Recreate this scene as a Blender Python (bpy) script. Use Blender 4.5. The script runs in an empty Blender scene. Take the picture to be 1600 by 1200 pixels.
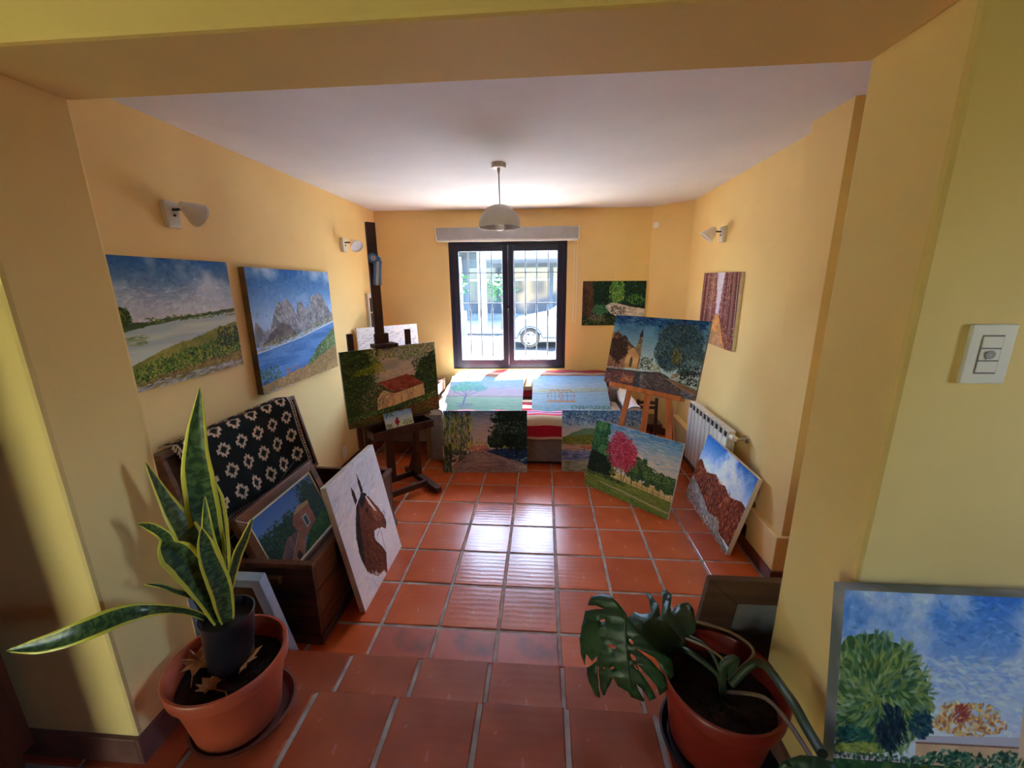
import bpy, bmesh, math, random
import numpy as np
from mathutils import Vector, Matrix
R = math.radians
SC = bpy.context.scene
COL = SC.collection
RNG = random.Random(7)

# ---- camera, exposure, world, sun ------------------------------------------------------
FPX, PITCH, YAW, ROLL = 632.21, .2414, .0778, -.0106
CAM = Vector((-.0931, -3.2551, 1.7266))
def _rot():
    cy, sy = math.cos(YAW), math.sin(YAW); Rz = Matrix(((cy, sy, 0), (-sy, cy, 0), (0, 0, 1)))
    B = Matrix(((1, 0, 0), (0, 0, -1), (0, 1, 0)))
    cp, sp = math.cos(PITCH), math.sin(PITCH); Rx = Matrix(((1, 0, 0), (0, cp, -sp), (0, sp, cp)))
    cr, sr = math.cos(ROLL), math.sin(ROLL); Rr = Matrix(((cr, -sr, 0), (sr, cr, 0), (0, 0, 1)))
    return Rr @ Rx @ B @ Rz
RM = _rot()
cd = bpy.data.cameras.new('camera'); cd.sensor_width = 36; cd.lens = 36 * FPX / 1600; cd.clip_start = .05; cd.clip_end = 200
cam = bpy.data.objects.new('camera', cd); COL.objects.link(cam)
m = Matrix((RM[0], -RM[1], -RM[2])).transposed().to_4x4(); m.translation = CAM; cam.matrix_world = m
SC.camera = cam
SC.view_settings.view_transform = 'Standard'; SC.view_settings.look = 'None'
SC.view_settings.gamma = 1; SC.view_settings.use_curve_mapping = False
SC.view_settings.exposure = 3.9
SC.cycles.max_bounces = 14; SC.cycles.diffuse_bounces = 8; SC.cycles.glossy_bounces = 4
SC.cycles.transmission_bounces = 8; SC.cycles.transparent_max_bounces = 12
SC.cycles.caustics_reflective = False; SC.cycles.caustics_refractive = False
SC.cycles.sample_clamp_indirect = 8

w = bpy.data.worlds.new('sky'); SC.world = w; w.use_nodes = True
nt = w.node_tree; bg = nt.nodes['Background']
sky = nt.nodes.new('ShaderNodeTexSky'); sky.sky_type = 'NISHITA'; sky.sun_disc = False
sky.sun_elevation = R(62); sky.sun_rotation = R(22); sky.air_density = 1; sky.dust_density = 1.6; sky.ozone_density = 1
nt.links.new(sky.outputs[0], bg.inputs[0]); bg.inputs[1].default_value = .5
sd = bpy.data.lights.new('sun', 'SUN'); sd.energy = 24; sd.angle = R(.3); sd.color = (1, .985, .96)
sun = bpy.data.objects.new('sun', sd); COL.objects.link(sun)
sun.rotation_euler = Vector((-.38, -.95, -2.12)).to_track_quat('-Z', 'Y').to_euler(); sun.location = (3, 6, 9)
def portal(name, loc, sx, sy, direction):
    d = bpy.data.lights.new(name, 'AREA'); d.shape = 'RECTANGLE'; d.size = sx; d.size_y = sy; d.cycles.is_portal = True
    o = bpy.data.objects.new(name, d); COL.objects.link(o); o.location = loc
    o.rotation_euler = Vector(direction).to_track_quat('-Z', 'Y').to_euler()
portal('portal_window', (-.5, 1.62, 1.47), 1.35, 1.46, (0, -1, 0))
portal('portal_garden_door', (-3.29, -6.45, 1.45), .78, 2.3, (0, 1, 0))
portal('portal_side_window', (2.55, -3.275, 1.72), .9, .5, (-1, 0, 0))

# ---- helpers ---------------------------------------------------------------------------
def ray(u, v): return RM.transposed() @ Vector(((u - 800) / FPX, (v - 600) / FPX, 1))
def atY(u, v, Y): d = ray(u, v); return CAM + d * ((Y - CAM.y) / d.y)
def atX(u, v, X): d = ray(u, v); return CAM + d * ((X - CAM.x) / d.x)
def atZ(u, v, Z): d = ray(u, v); return CAM + d * ((Z - CAM.z) / d.z)
def onplane(u, v, p, n): d = ray(u, v); return CAM + d * ((Vector(p) - CAM).dot(n) / d.dot(n))

class MB:
    def __init__(s): s.v = []; s.f = []; s.m = []; s.uv = {}
    def add(s, vs, fs, mi=0):
        b = len(s.v); s.v += [tuple(x) for x in vs]
        for f in fs: s.f.append([b + i for i in f]); s.m.append(mi)
        return s
    def box(s, lo, hi, M=None, mi=0):
        x0, y0, z0 = lo; x1, y1, z1 = hi
        vs = [Vector(p) for p in ((x0, y0, z0), (x1, y0, z0), (x1, y1, z0), (x0, y1, z0), (x0, y0, z1), (x1, y0, z1), (x1, y1, z1), (x0, y1, z1))]
        if M is not None: vs = [M @ p for p in vs]
        return s.add(vs, [(0, 3, 2, 1), (4, 5, 6, 7), (0, 1, 5, 4), (1, 2, 6, 5), (2, 3, 7, 6), (3, 0, 4, 7)], mi)
    def prism(s, pts, h0, h1, M=None, mi=0):          # polygon in xy, extruded along z
        n = len(pts); vs = [Vector((p[0], p[1], h0)) for p in pts] + [Vector((p[0], p[1], h1)) for p in pts]
        if M is not None: vs = [M @ p for p in vs]
        return s.add(vs, [list(range(n))[::-1], list(range(n, 2 * n))] + [(i, (i + 1) % n, n + (i + 1) % n, n + i) for i in range(n)], mi)
    def tube(s, pts, rad, n=8, mi=0, cap=True):
        pts = [Vector(p) for p in pts]; k = len(pts)
        if not hasattr(rad, '__len__'): rad = [rad] * k
        up = None; vs = []
        for i, p in enumerate(pts):
            t = (pts[min(i + 1, k - 1)] - pts[max(i - 1, 0)]).normalized()
            if up is None: up = Vector((0, 0, 1)) if abs(t.z) < .9 else Vector((1, 0, 0))
            a = (up - t * up.dot(t)).normalized(); up = a; b = t.cross(a)
            for j in range(n):
                q = 2 * math.pi * j / n; vs.append(p + (a * math.cos(q) + b * math.sin(q)) * rad[i])
        fs = [(i * n + j, i * n + (j + 1) % n, (i + 1) * n + (j + 1) % n, (i + 1) * n + j) for i in range(k - 1) for j in range(n)]
        if cap: fs += [list(range(n))[::-1], list(range((k - 1) * n, k * n))]
        return s.add(vs, fs, mi)
    def bar(s, a, b, w, t, up=(0, 0, 1), mi=0):       # square bar from a to b, w across, t along up
        a = Vector(a); b = Vector(b); d = (b - a); L = d.length; d.normalize(); up = Vector(up)
        z = (up - d * up.dot(d)).normalized(); y = z.cross(d)
        M = Matrix((d, y, z)).transposed().to_4x4(); M.translation = a
        return s.box((0, -w / 2, -t / 2), (L, w / 2, t / 2), M, mi)
    def lathe(s, prof, c=(0, 0, 0), n=32, axis=None, mi=0, cap0=False, cap1=False):
        c = Vector(c); Q = Vector(axis).to_track_quat('Z', 'Y') if axis is not None else None; vs = []
        for r, z in prof:
            for j in range(n):
                q = 2 * math.pi * j / n; p = Vector((r * math.cos(q), r * math.sin(q), z)); vs.append(c + (Q @ p if Q else p))
        k = len(prof)
        fs = [(i * n + j, i * n + (j + 1) % n, (i + 1) * n + (j + 1) % n, (i + 1) * n + j) for i in range(k - 1) for j in range(n)]
        if cap0: fs.append(list(range(n))[::-1])
        if cap1: fs.append(list(range((k - 1) * n, k * n)))
        return s.add(vs, fs, mi)
    def grid(s, P, nx, ny, mi=0, uv=True):            # P(i/nx, j/ny) -> point ; uv stored
        b = len(s.v); s.v += [tuple(P(i / nx, j / ny)) for j in range(ny + 1) for i in range(nx + 1)]
        for j in range(ny):
            for i in range(nx):
                q = [(i, j), (i + 1, j), (i + 1, j + 1), (i, j + 1)]
                if uv: s.uv[len(s.f)] = [(a / nx, c / ny) for a, c in q]
                s.f.append([b + c * (nx + 1) + a for a, c in q]); s.m.append(mi)
        return s
    def quad(s, a, b, c, d, mi=0):                    # uv 00 10 11 01
        s.uv[len(s.f)] = [(0, 0), (1, 0), (1, 1), (0, 1)]
        return s.add([a, b, c, d], [(0, 1, 2, 3)], mi)
    def build(s, name, mats, parent=None, smooth=False, bevel=0., solid=0., link=True, recalc=True, seg=2):
        base = Vector(parent['base']) if parent is not None and 'base' in parent else Vector((0, 0, 0))
        me = bpy.data.meshes.new(name); me.from_pydata([tuple(Vector(p) - base) for p in s.v], [], s.f)
        mats = mats if isinstance(mats, (list, tuple)) else [mats]
        for x in mats: me.materials.append(x)
        me.polygons.foreach_set('material_index', s.m)
        if s.uv:
            l = me.uv_layers.new(name='UVMap')
            for fi, q in s.uv.items():
                for k, li in enumerate(me.polygons[fi].loop_indices): l.data[li].uv = q[k]
        if recalc:
            bm = bmesh.new(); bm.from_mesh(me); bmesh.ops.recalc_face_normals(bm, faces=bm.faces); bm.to_mesh(me); bm.free()
        if smooth:
            me.polygons.foreach_set('use_smooth', [True] * len(me.polygons))
        me.update()
        o = bpy.data.objects.new(name, me)
        if link: COL.objects.link(o)
        if parent is not None:
            o.parent = parent; o['base'] = tuple(base)
        if solid: md = o.modifiers.new('t', 'SOLIDIFY'); md.thickness = solid; md.offset = 0
        if bevel: md = o.modifiers.new('b', 'BEVEL'); md.width = bevel; md.segments = seg; md.limit_method = 'ANGLE'; md.angle_limit = R(40)
        if smooth and not bevel:
            try: me.set_sharp_from_angle(angle=R(50))
            except Exception: pass
        return o
def thing(name, label, cat, loc=(0, 0, 0), group=None):
    o = bpy.data.objects.new(name, None); o.empty_display_size = .1; COL.objects.link(o)
    o.location = loc; o['base'] = tuple(loc); o['label'] = label; o['category'] = cat
    if group: o['group'] = group
    return o
def tag(o, label, cat, group=None):
    o['label'] = label; o['category'] = cat
    if group: o['group'] = group
    return o
def struct(name, mb, mat, parent=None, **k):
    o = mb.build(name, mat, parent, **k)
    if parent is None: o['kind'] = 'structure'
    return o

# ---- materials -------------------------------------------------------------------------
def lin(c):
    c = [x / 255 for x in c]; return tuple(x / 12.92 if x <= .04045 else ((x + .055) / 1.055) ** 2.4 for x in c) + (1,)
def mat(name, c, rough=.6, c2=None, scale=6., stretch=(1, 1, 1), metal=0., bump=0., bscale=None, spec=.5, coat=0., rand=0., contrast=(.35, .65), emit=0.):
    mt = bpy.data.materials.new(name); mt.use_nodes = True; n = mt.node_tree; L = n.links.new
    b = n.nodes['Principled BSDF']; b.inputs['Roughness'].default_value = rough; b.inputs['Metallic'].default_value = metal
    b.inputs['Specular IOR Level'].default_value = spec; b.inputs['Coat Weight'].default_value = coat
    tc = n.nodes.new('ShaderNodeTexCoord'); mp = n.nodes.new('ShaderNodeMapping'); mp.inputs['Scale'].default_value = stretch
    L(tc.outputs['Object'], mp.inputs[0])
    nz = n.nodes.new('ShaderNodeTexNoise'); nz.inputs['Scale'].default_value = scale; nz.inputs['Detail'].default_value = 6; L(mp.outputs[0], nz.inputs['Vector'])
    rp = n.nodes.new('ShaderNodeValToRGB'); rp.color_ramp.elements[0].position = contrast[0]; rp.color_ramp.elements[1].position = contrast[1]
    c2 = c2 if c2 is not None else tuple(max(0, x * .93) for x in c)
    rp.color_ramp.elements[0].color = lin(c2); rp.color_ramp.elements[1].color = lin(c); L(nz.outputs['Fac'], rp.inputs[0])
    out = rp.outputs[0]
    if rand:
        oi = n.nodes.new('ShaderNodeObjectInfo'); hs = n.nodes.new('ShaderNodeHueSaturation'); mr = n.nodes.new('ShaderNodeMapRange')
        mr.inputs['To Min'].default_value = 1 - rand; mr.inputs['To Max'].default_value = 1 + rand
        L(oi.outputs['Random'], mr.inputs[0]); L(mr.outputs[0], hs.inputs['Value']); L(out, hs.inputs['Color']); out = hs.outputs[0]
    L(out, b.inputs['Base Color'])
    if emit: L(out, b.inputs['Emission Color']); b.inputs['Emission Strength'].default_value = emit
    if bump:
        bp = n.nodes.new('ShaderNodeBump'); bp.inputs['Strength'].default_value = bump; bp.inputs['Distance'].default_value = .01
        if bscale:
            n2 = n.nodes.new('ShaderNodeTexNoise'); n2.inputs['Scale'].default_value = bscale; n2.inputs['Detail'].default_value = 4; L(mp.outputs[0], n2.inputs['Vector']); L(n2.outputs['Fac'], bp.inputs['Height'])
        else: L(nz.outputs['Fac'], bp.inputs['Height'])
        L(bp.outputs[0], b.inputs['Normal'])
    return mt
def wood(name, dark, light, rough=.45, axis=0, scale=3.):
    st = [9, 9, 9]; st[axis] = .8
    return mat(name, light, rough, dark, scale, tuple(st), bump=.06, contrast=(.3, .7))
def glass(name, tint=(235, 240, 242)):
    mt = bpy.data.materials.new(name); mt.use_nodes = True; n = mt.node_tree; L = n.links.new
    for x in list(n.nodes):
        if x.type != 'OUTPUT_MATERIAL': n.nodes.remove(x)
    o = n.nodes['Material Output']; tr = n.nodes.new('ShaderNodeBsdfTransparent'); tr.inputs[0].default_value = lin(tint)
    g = n.nodes.new('ShaderNodeBsdfGlossy'); g.inputs['Roughness'].default_value = .02; mx = n.nodes.new('ShaderNodeMixShader')
    mx.inputs[0].default_value = .05; L(tr.outputs[0], mx.inputs[1]); L(g.outputs[0], mx.inputs[2]); L(mx.outputs[0], o.inputs[0]); return mt
def picture(name, pic, rough=.7, closest=False, gain=1.):
    im = bpy.data.images.new(name, pic.w, pic.h, alpha=False)
    a = np.ones((pic.h, pic.w, 4), np.float32); a[..., :3] = np.clip((pic.im[::-1] * gain - 6 * (gain > 1)) / 255, 0, 1)
    im.pixels.foreach_set(a.ravel()); im.update(); im.pack()
    mt = bpy.data.materials.new(name); mt.use_nodes = True; n = mt.node_tree; L = n.links.new; b = n.nodes['Principled BSDF']
    t = n.nodes.new('ShaderNodeTexImage'); t.image = im; t.extension = 'EXTEND'
    if closest: t.interpolation = 'Closest'
    L(t.outputs[0], b.inputs['Base Color']); b.inputs['Roughness'].default_value = rough; b.inputs['Specular IOR Level'].default_value = .18
    bw = n.nodes.new('ShaderNodeRGBToBW'); L(t.outputs[0], bw.inputs[0])
    bp = n.nodes.new('ShaderNodeBump'); bp.inputs['Strength'].default_value = .25; bp.inputs['Distance'].default_value = .004
    L(bw.outputs[0], bp.inputs['Height']); L(bp.outputs[0], b.inputs['Normal']); return mt

YEL = mat('yellow_wall_paint', (238, 206, 140), .75, (233, 200, 134), 2.2, bump=.04, bscale=60)
YELF = mat('pale_yellow_wall_paint', (238, 210, 142), .75, (232, 203, 134), 2.2, bump=.04, bscale=60)
CEIL = mat('white_ceiling_paint', (228, 230, 238), .85, (218, 220, 229), 1.6, bump=.03, bscale=40)
GROUT = mat('grey_grout', (180, 164, 152), .9, (146, 128, 116), 14, bump=.2)
DKBASE = mat('dark_brown_baseboard', (84, 46, 34), .35, (60, 32, 24), 8)
WHITE = mat('white_plastic', (232, 230, 226), .4, (226, 224, 220), 3)
WMETAL = mat('white_enamel', (226, 222, 216), .35, (218, 214, 208), 3)
BLKMET = mat('black_window_frame', (40, 42, 62), .4, (34, 36, 54), 4)  # blue raised to put the window glare into the frame colour
STEEL = mat('chrome', (200, 198, 194), .2, metal=1.)
BLACK = mat('black_plastic', (22, 22, 24), .45)
DKWOOD = wood('dark_stained_wood', (44, 22, 16), (80, 42, 30), .4, 2)
CHWOOD = wood('chest_wood', (66, 38, 22), (118, 72, 44), .5, 1)
CHDARK = wood('chest_end_wood', (46, 28, 18), (84, 52, 32), .5, 0)
PINE = wood('orange_pine', (172, 92, 44), (212, 128, 70), .45, 2, 2)
LEGW = wood('pale_wood_leg', (120, 92, 66), (160, 126, 92), .5, 2)
FRAMEW = wood('walnut_frame', (70, 40, 22), (128, 78, 42), .35, 1)
CREAM = mat('cream_slip', (226, 206, 170), .6)
RAW = mat('raw_canvas', (214, 204, 184), .9, (196, 184, 164), 40)
PRIMED = mat('white_primed_canvas', (228, 224, 218), .8, (214, 210, 204), 20)
BARW = wood('stretcher_pine', (190, 156, 110), (222, 192, 146), .6, 0)
TERRA = mat('terracotta_plastic', (186, 84, 54), .45, (168, 72, 46), 5)
TERRA2 = mat('red_brown_plastic', (150, 48, 34), .42, (134, 42, 30), 5)
SOIL = mat('potting_soil', (46, 34, 26), .95, (22, 16, 12), 40, bump=.8, bscale=60)
GLASS = glass('window_glass')
# ---- painted pictures: numpy brushwork, turned into in-memory images -------------------
class Pic:
    def __init__(s, w, h, seed=1):
        s.w, s.h = w, h
        s.im = np.zeros((h, w, 3)); s.r = np.random.RandomState(seed)
        yy, xx = np.mgrid[0:h, 0:w]; s.X = (xx + .5) / w; s.Y = (yy + .5) / h
    def noise(s, fx, fy, octv=3):
        out = np.zeros((s.h, s.w)); amp = 1.; tot = 0.
        for k in range(octv):
            gx, gy = max(2, int(fx * 2 ** k)), max(2, int(fy * 2 ** k))
            g = s.r.rand(gy + 1, gx + 1)
            u = s.X * gx; v = s.Y * gy
            i = np.minimum(u.astype(int), gx - 1); j = np.minimum(v.astype(int), gy - 1)
            a = u - i; b = v - j; a = a * a * (3 - 2 * a); b = b * b * (3 - 2 * b)
            out += amp * ((g[j, i] * (1 - a) + g[j, i + 1] * a) * (1 - b) + (g[j + 1, i] * (1 - a) + g[j + 1, i + 1] * a) * b)
            tot += amp; amp *= .5
        return out / tot
    def grad(s, stops):
        ys = [q[0] for q in stops]
        for c in range(3): s.im[..., c] = np.interp(s.Y[:, 0], ys, [q[1][c] for q in stops])[:, None]
    def poly(s, pts, col, rough=.0, soft=.004, col2=None, fx=8, fy=8, alpha=1.):
        X, Y = s.X, s.Y
        if rough: X = X + rough * (s.noise(30, 30, 2) - .5) * 2; Y = Y + rough * (s.noise(30, 30, 2) - .5) * 2
        ins = np.zeros(X.shape, bool); n = len(pts)
        for i in range(n):
            (x0, y0), (x1, y1) = pts[i], pts[(i + 1) % n]
            if y0 == y1: continue
            ins ^= ((Y < y0) != (Y < y1)) & (X < (x1 - x0) * (Y - y0) / (y1 - y0) + x0)
        c = np.array(col, float)
        if col2 is not None:
            t = np.clip((s.noise(fx, fy) - .35) * 3.2, 0, 1)[..., None]; c = c * (1 - t) + np.array(col2, float) * t
        else: c = np.broadcast_to(c, s.im.shape)
        m = (ins * alpha)[..., None]
        s.im = s.im * (1 - m) + c * m
        return ins
    def mix(s, mask, col):
        m = np.clip(mask, 0, 1)[..., None]; s.im = s.im * (1 - m) + np.array(col, float) * m
    def dab(s, x, y, L, W, ang, col, al=.85):
        w, h = s.w, s.h; px, py = x * w, y * h; L *= w; W *= w; R = int(max(L, W)) + 2
        x0, x1, y0, y1 = max(0, int(px) - R), min(w, int(px) + R), max(0, int(py) - R), min(h, int(py) + R)
        if x1 <= x0 or y1 <= y0: return
        dx = np.arange(x0, x1)[None, :] + .5 - px; dy = np.arange(y0, y1)[:, None] + .5 - py
        ca, sa = math.cos(ang), math.sin(ang); u = (dx * ca + dy * sa) / L; v = (-dx * sa + dy * ca) / W
        m = np.clip(1.6 * (1 - u * u - v * v), 0, 1) * al
        m = m * (.8 + .2 * np.sin(v * 7 + px)); m = m[..., None]
        s.im[y0:y1, x0:x1] = s.im[y0:y1, x0:x1] * (1 - m) + np.array(col) * m
    def dabs(s, n, reg, cols, L=.02, W=.006, ang=0., aj=.4, al=.85, cj=14, shade=None):
        # reg: (x0,y0,x1,y1), ('e',cx,cy,rx,ry) or a polygon
        cols = np.array(cols, float); k = 0; r = s.r; t = 0; L *= .72; W *= .72; n = int(n * 1.75)
        while k < n and t < n * 12:
            t += 1
            if reg[0] == 'e':
                a = r.rand() * 6.283; q = math.sqrt(r.rand()) * (1 + .12 * math.sin(a * 5)); x = reg[1] + reg[3] * q * math.cos(a); y = reg[2] + reg[4] * q * math.sin(a)
            elif isinstance(reg[0], (int, float)):
                x = reg[0] + r.rand() * (reg[2] - reg[0]); y = reg[1] + r.rand() * (reg[3] - reg[1])
            else:
                xs = [p[0] for p in reg]; ys = [p[1] for p in reg]
                x = min(xs) + r.rand() * (max(xs) - min(xs)); y = min(ys) + r.rand() * (max(ys) - min(ys)); ins = False
                for i in range(len(reg)):
                    (xa, ya), (xb, yb) = reg[i], reg[(i + 1) % len(reg)]
                    if (y < ya) != (y < yb) and x < (xb - xa) * (y - ya) / (yb - ya) + xa: ins = not ins
                if not ins: continue
            k += 1
            c = cols[r.randint(len(cols))] + r.randn() * cj + r.randn(3) * cj * .3
            if shade is not None: c = c * shade(x, y)
            s.dab(x, y, L * (.6 + .8 * r.rand()), W * (.7 + .6 * r.rand()), ang + aj * r.randn(), np.clip(c, 0, 255), al)
    def line(s, pts, wd, col, al=.9, step=.006):
        for (x0, y0), (x1, y1) in zip(pts, pts[1:]):
            d = math.hypot(x1 - x0, (y1 - y0) * s.h / s.w); n = max(2, int(d / step)); a = math.atan2((y1 - y0) * s.h, (x1 - x0) * s.w)
            for i in range(n):
                f = i / (n - 1); s.dab(x0 + (x1 - x0) * f, y0 + (y1 - y0) * f, max(wd, step), wd, a, np.clip(np.array(col) + s.r.randn() * 6, 0, 255), al)
    def sky(s, y1, top, bot, cloud=(235, 240, 248), n=500, amt=.8):
        s.grad([(0, top), (y1, bot), (1, bot)])
        m = np.clip((s.noise(5, 4, 4) - .45) * 3.5, 0, 1) * amt * (s.Y < y1 + .03); s.mix(m, cloud)
        t = np.array(top, float); b = np.array(bot, float)
        for i in range(int(n * 1.8)):
            y = s.r.rand() * y1; f = y / y1; x = s.r.rand(); c = s.im[int(y * s.h), int(x * s.w)]
            s.dab(x, y, .018, .007, s.r.randn() * .7 - .2, np.clip(c + s.r.randn() * 16 + s.r.randn(3) * 7, 0, 255), .4)
    def ell(s, cx, cy, rx, ry, col, al=.92):
        d = ((s.X - cx) / rx) ** 2 + ((s.Y - cy) / ry) ** 2 + (s.noise(26, 22, 2) - .5) * 1.5
        s.mix(np.clip((1 - d) * 6, 0, 1) * al, col)
    def tree(s, cx, cy, rx, ry, dark, mid, light, n=260, L=.014, W=.007):
        s.ell(cx, cy, rx, ry, dark); n = int(n * 1.3); L *= .8; W *= .85
        s.dabs(int(n * .5), ('e', cx, cy, rx, ry), [dark], L * 1.4, W * 1.5, 0, 1.5)
        s.dabs(int(n * .6), ('e', cx, cy - ry * .05, rx * .95, ry * .92), [mid, dark], L, W, 0, 1.5)
        s.dabs(int(n * .4), ('e', cx - rx * .12, cy - ry * .25, rx * .75, ry * .6), [light, mid], L * .8, W * .8, 0, 1.5)

def pic_marsh():
    p = Pic(420, 315, 2); p.sky(.5, (42, 92, 150), (196, 192, 196), (205, 212, 224), 700)
    p.dabs(120, (0, .22, 1, .42), [(215, 215, 222)], .04, .010, -.1, .2, .22)
    p.poly([(0, .5), (1, .47), (1, .75), (0, .85)], (186, 190, 178), .004, col2=(160, 172, 172), fx=3, fy=20)
    p.poly([(0, .52), (.1, .48), (.3, .49), (.45, .47), (.7, .46), (1, .43), (1, .465), (.5, .495), (.28, .52), (.1, .56), (0, .57)], (98, 100, 58), .008, col2=(60, 80, 48))
    p.dabs(70, (.28, .455, 1, .5), [(70, 92, 50), (120, 128, 70)], .018, .007, 0, .3)
    p.tree(.13, .44, .085, .075, (48, 66, 34), (96, 108, 48), (150, 142, 66), 110); p.tree(.05, .49, .06, .045, (34, 56, 34), (66, 88, 44), (120, 120, 56), 60)
    p.dabs(40, (.06, .58, .28, .66), [(110, 128, 86), (140, 148, 110)], .03, .007, 0, .2)
    p.poly([(0, .87), (.2, .78), (.4, .7), (.62, .66), (.8, .6), (1, .56), (1, 1), (0, 1)], (104, 112, 52), .012, col2=(150, 138, 70))
    p.dabs(500, [(0, .86), (.3, .76), (.6, .66), (.8, .6), (1, .57), (1, .85), (0, .98)], [(128, 128, 60), (92, 112, 46), (164, 150, 84)], .018, .004, -1.3, .4)
    p.dabs(500, [(0, .88), (.4, .76), (.75, .72), (1, .66), (1, .86), (.5, .9), (0, .97)], [(46, 84, 34), (64, 108, 38), (38, 66, 34), (130, 150, 48)], .016, .008, 0, 1.2)
    p.dabs(160, ('e', .9, .7, .12, .1), [(34, 50, 34), (52, 70, 44)], .016, .007, -1.2, .5)
    p.dabs(260, [(0, .95), (.5, .89), (1, .84), (1, .94), (0, 1)], [(120, 84, 66), (148, 112, 84), (96, 76, 58)], .018, .005, -.2, .5)
    p.dabs(160, [(.0, 1), (.3, .95), (1, .93), (1, 1)], [(150, 146, 148), (110, 104, 100), (176, 172, 176)], .04, .006, -.08, .15)
    return p
def pic_mountain():
    p = Pic(420, 340, 3); p.sky(.42, (38, 96, 170), (150, 178, 214), (190, 206, 228), 600)
    p.poly([(0, .52), (.03, .42), (.1, .5), (.16, .5), (.25, .31), (.29, .27), (.33, .3), (.37, .24), (.43, .3), (.48, .4), (.5, .3), (.55, .28), (.6, .34), (.66, .38), (.7, .22), (.76, .24), (.83, .2), (.9, .3), (.96, .4), (1, .42), (1, .5), (.6, .55), (.1, .62), (0, .62)], (142, 146, 158), .006, col2=(108, 112, 122), fx=20, fy=20)
    p.dabs(420, [(.12, .52), (.25, .31), (.37, .25), (.48, .42), (.52, .29), (.6, .36), (.7, .23), (.83, .22), (.95, .42), (.6, .52)], [(168, 170, 178), (94, 94, 104), (128, 126, 132), (190, 192, 200)], .02, .004, 1.25, .35)
    p.poly([(.05, .62), (.16, .52), (.28, .45), (.4, .5), (.46, .58), (.2, .62)], (88, 84, 88), .012, col2=(116, 108, 104), fx=18, fy=18)
    p.dabs(160, [(0, .63), (.2, .57), (.5, .56), (.7, .5), (1, .44), (1, .5), (.5, .6), (0, .66)], [(140, 142, 104), (108, 118, 80), (176, 170, 138)], .02, .006, -.15, .3)
    p.poly([(0, .66), (.5, .6), (1, .51), (1, .85), (0, .95)], (66, 112, 176), .003, col2=(88, 134, 194), fx=4, fy=24)
    p.dabs(150, (0, .64, .95, .84), [(104, 148, 204), (58, 100, 166)], .03, .003, -.08, .1, .6)
    p.line([(0, .665), (.5, .605), (1, .51)], .006, (206, 210, 220))
    p.poly([(.5, .9), (.62, .8), (.72, .72), (.85, .66), (1, .56), (1, 1), (.4, 1)], (92, 114, 76), .015, col2=(66, 90, 62))
    p.dabs(420, [(.5, .9), (.64, .8), (.84, .66), (1, .57), (1, .8), (.6, .96)], [(120, 142, 92), (64, 92, 60), (160, 168, 124), (88, 118, 80)], .018, .004, -1., .5)
    p.dabs(130, ('e', .08, .87, .13, .08), [(54, 76, 52), (90, 112, 76)], .016, .005, -1, .8)
    p.poly([(0, .93), (.3, .9), (.6, .87), (1, .76), (1, 1), (0, 1)], (164, 134, 88), .015, col2=(134, 112, 72))
    p.dabs(640, [(0, .93), (.3, .9), (.6, .87), (1, .75), (1, 1), (0, 1)], [(182, 144, 88), (148, 116, 66), (126, 100, 84), (196, 168, 112), (150, 96, 80), (100, 110, 64)], .013, .004, -1.2, .6)
    p.dabs(40, (.26, .83, .44, .92), [(168, 84, 66), (186, 120, 90)], .012, .004, -1.4, .4)
    return p
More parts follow.
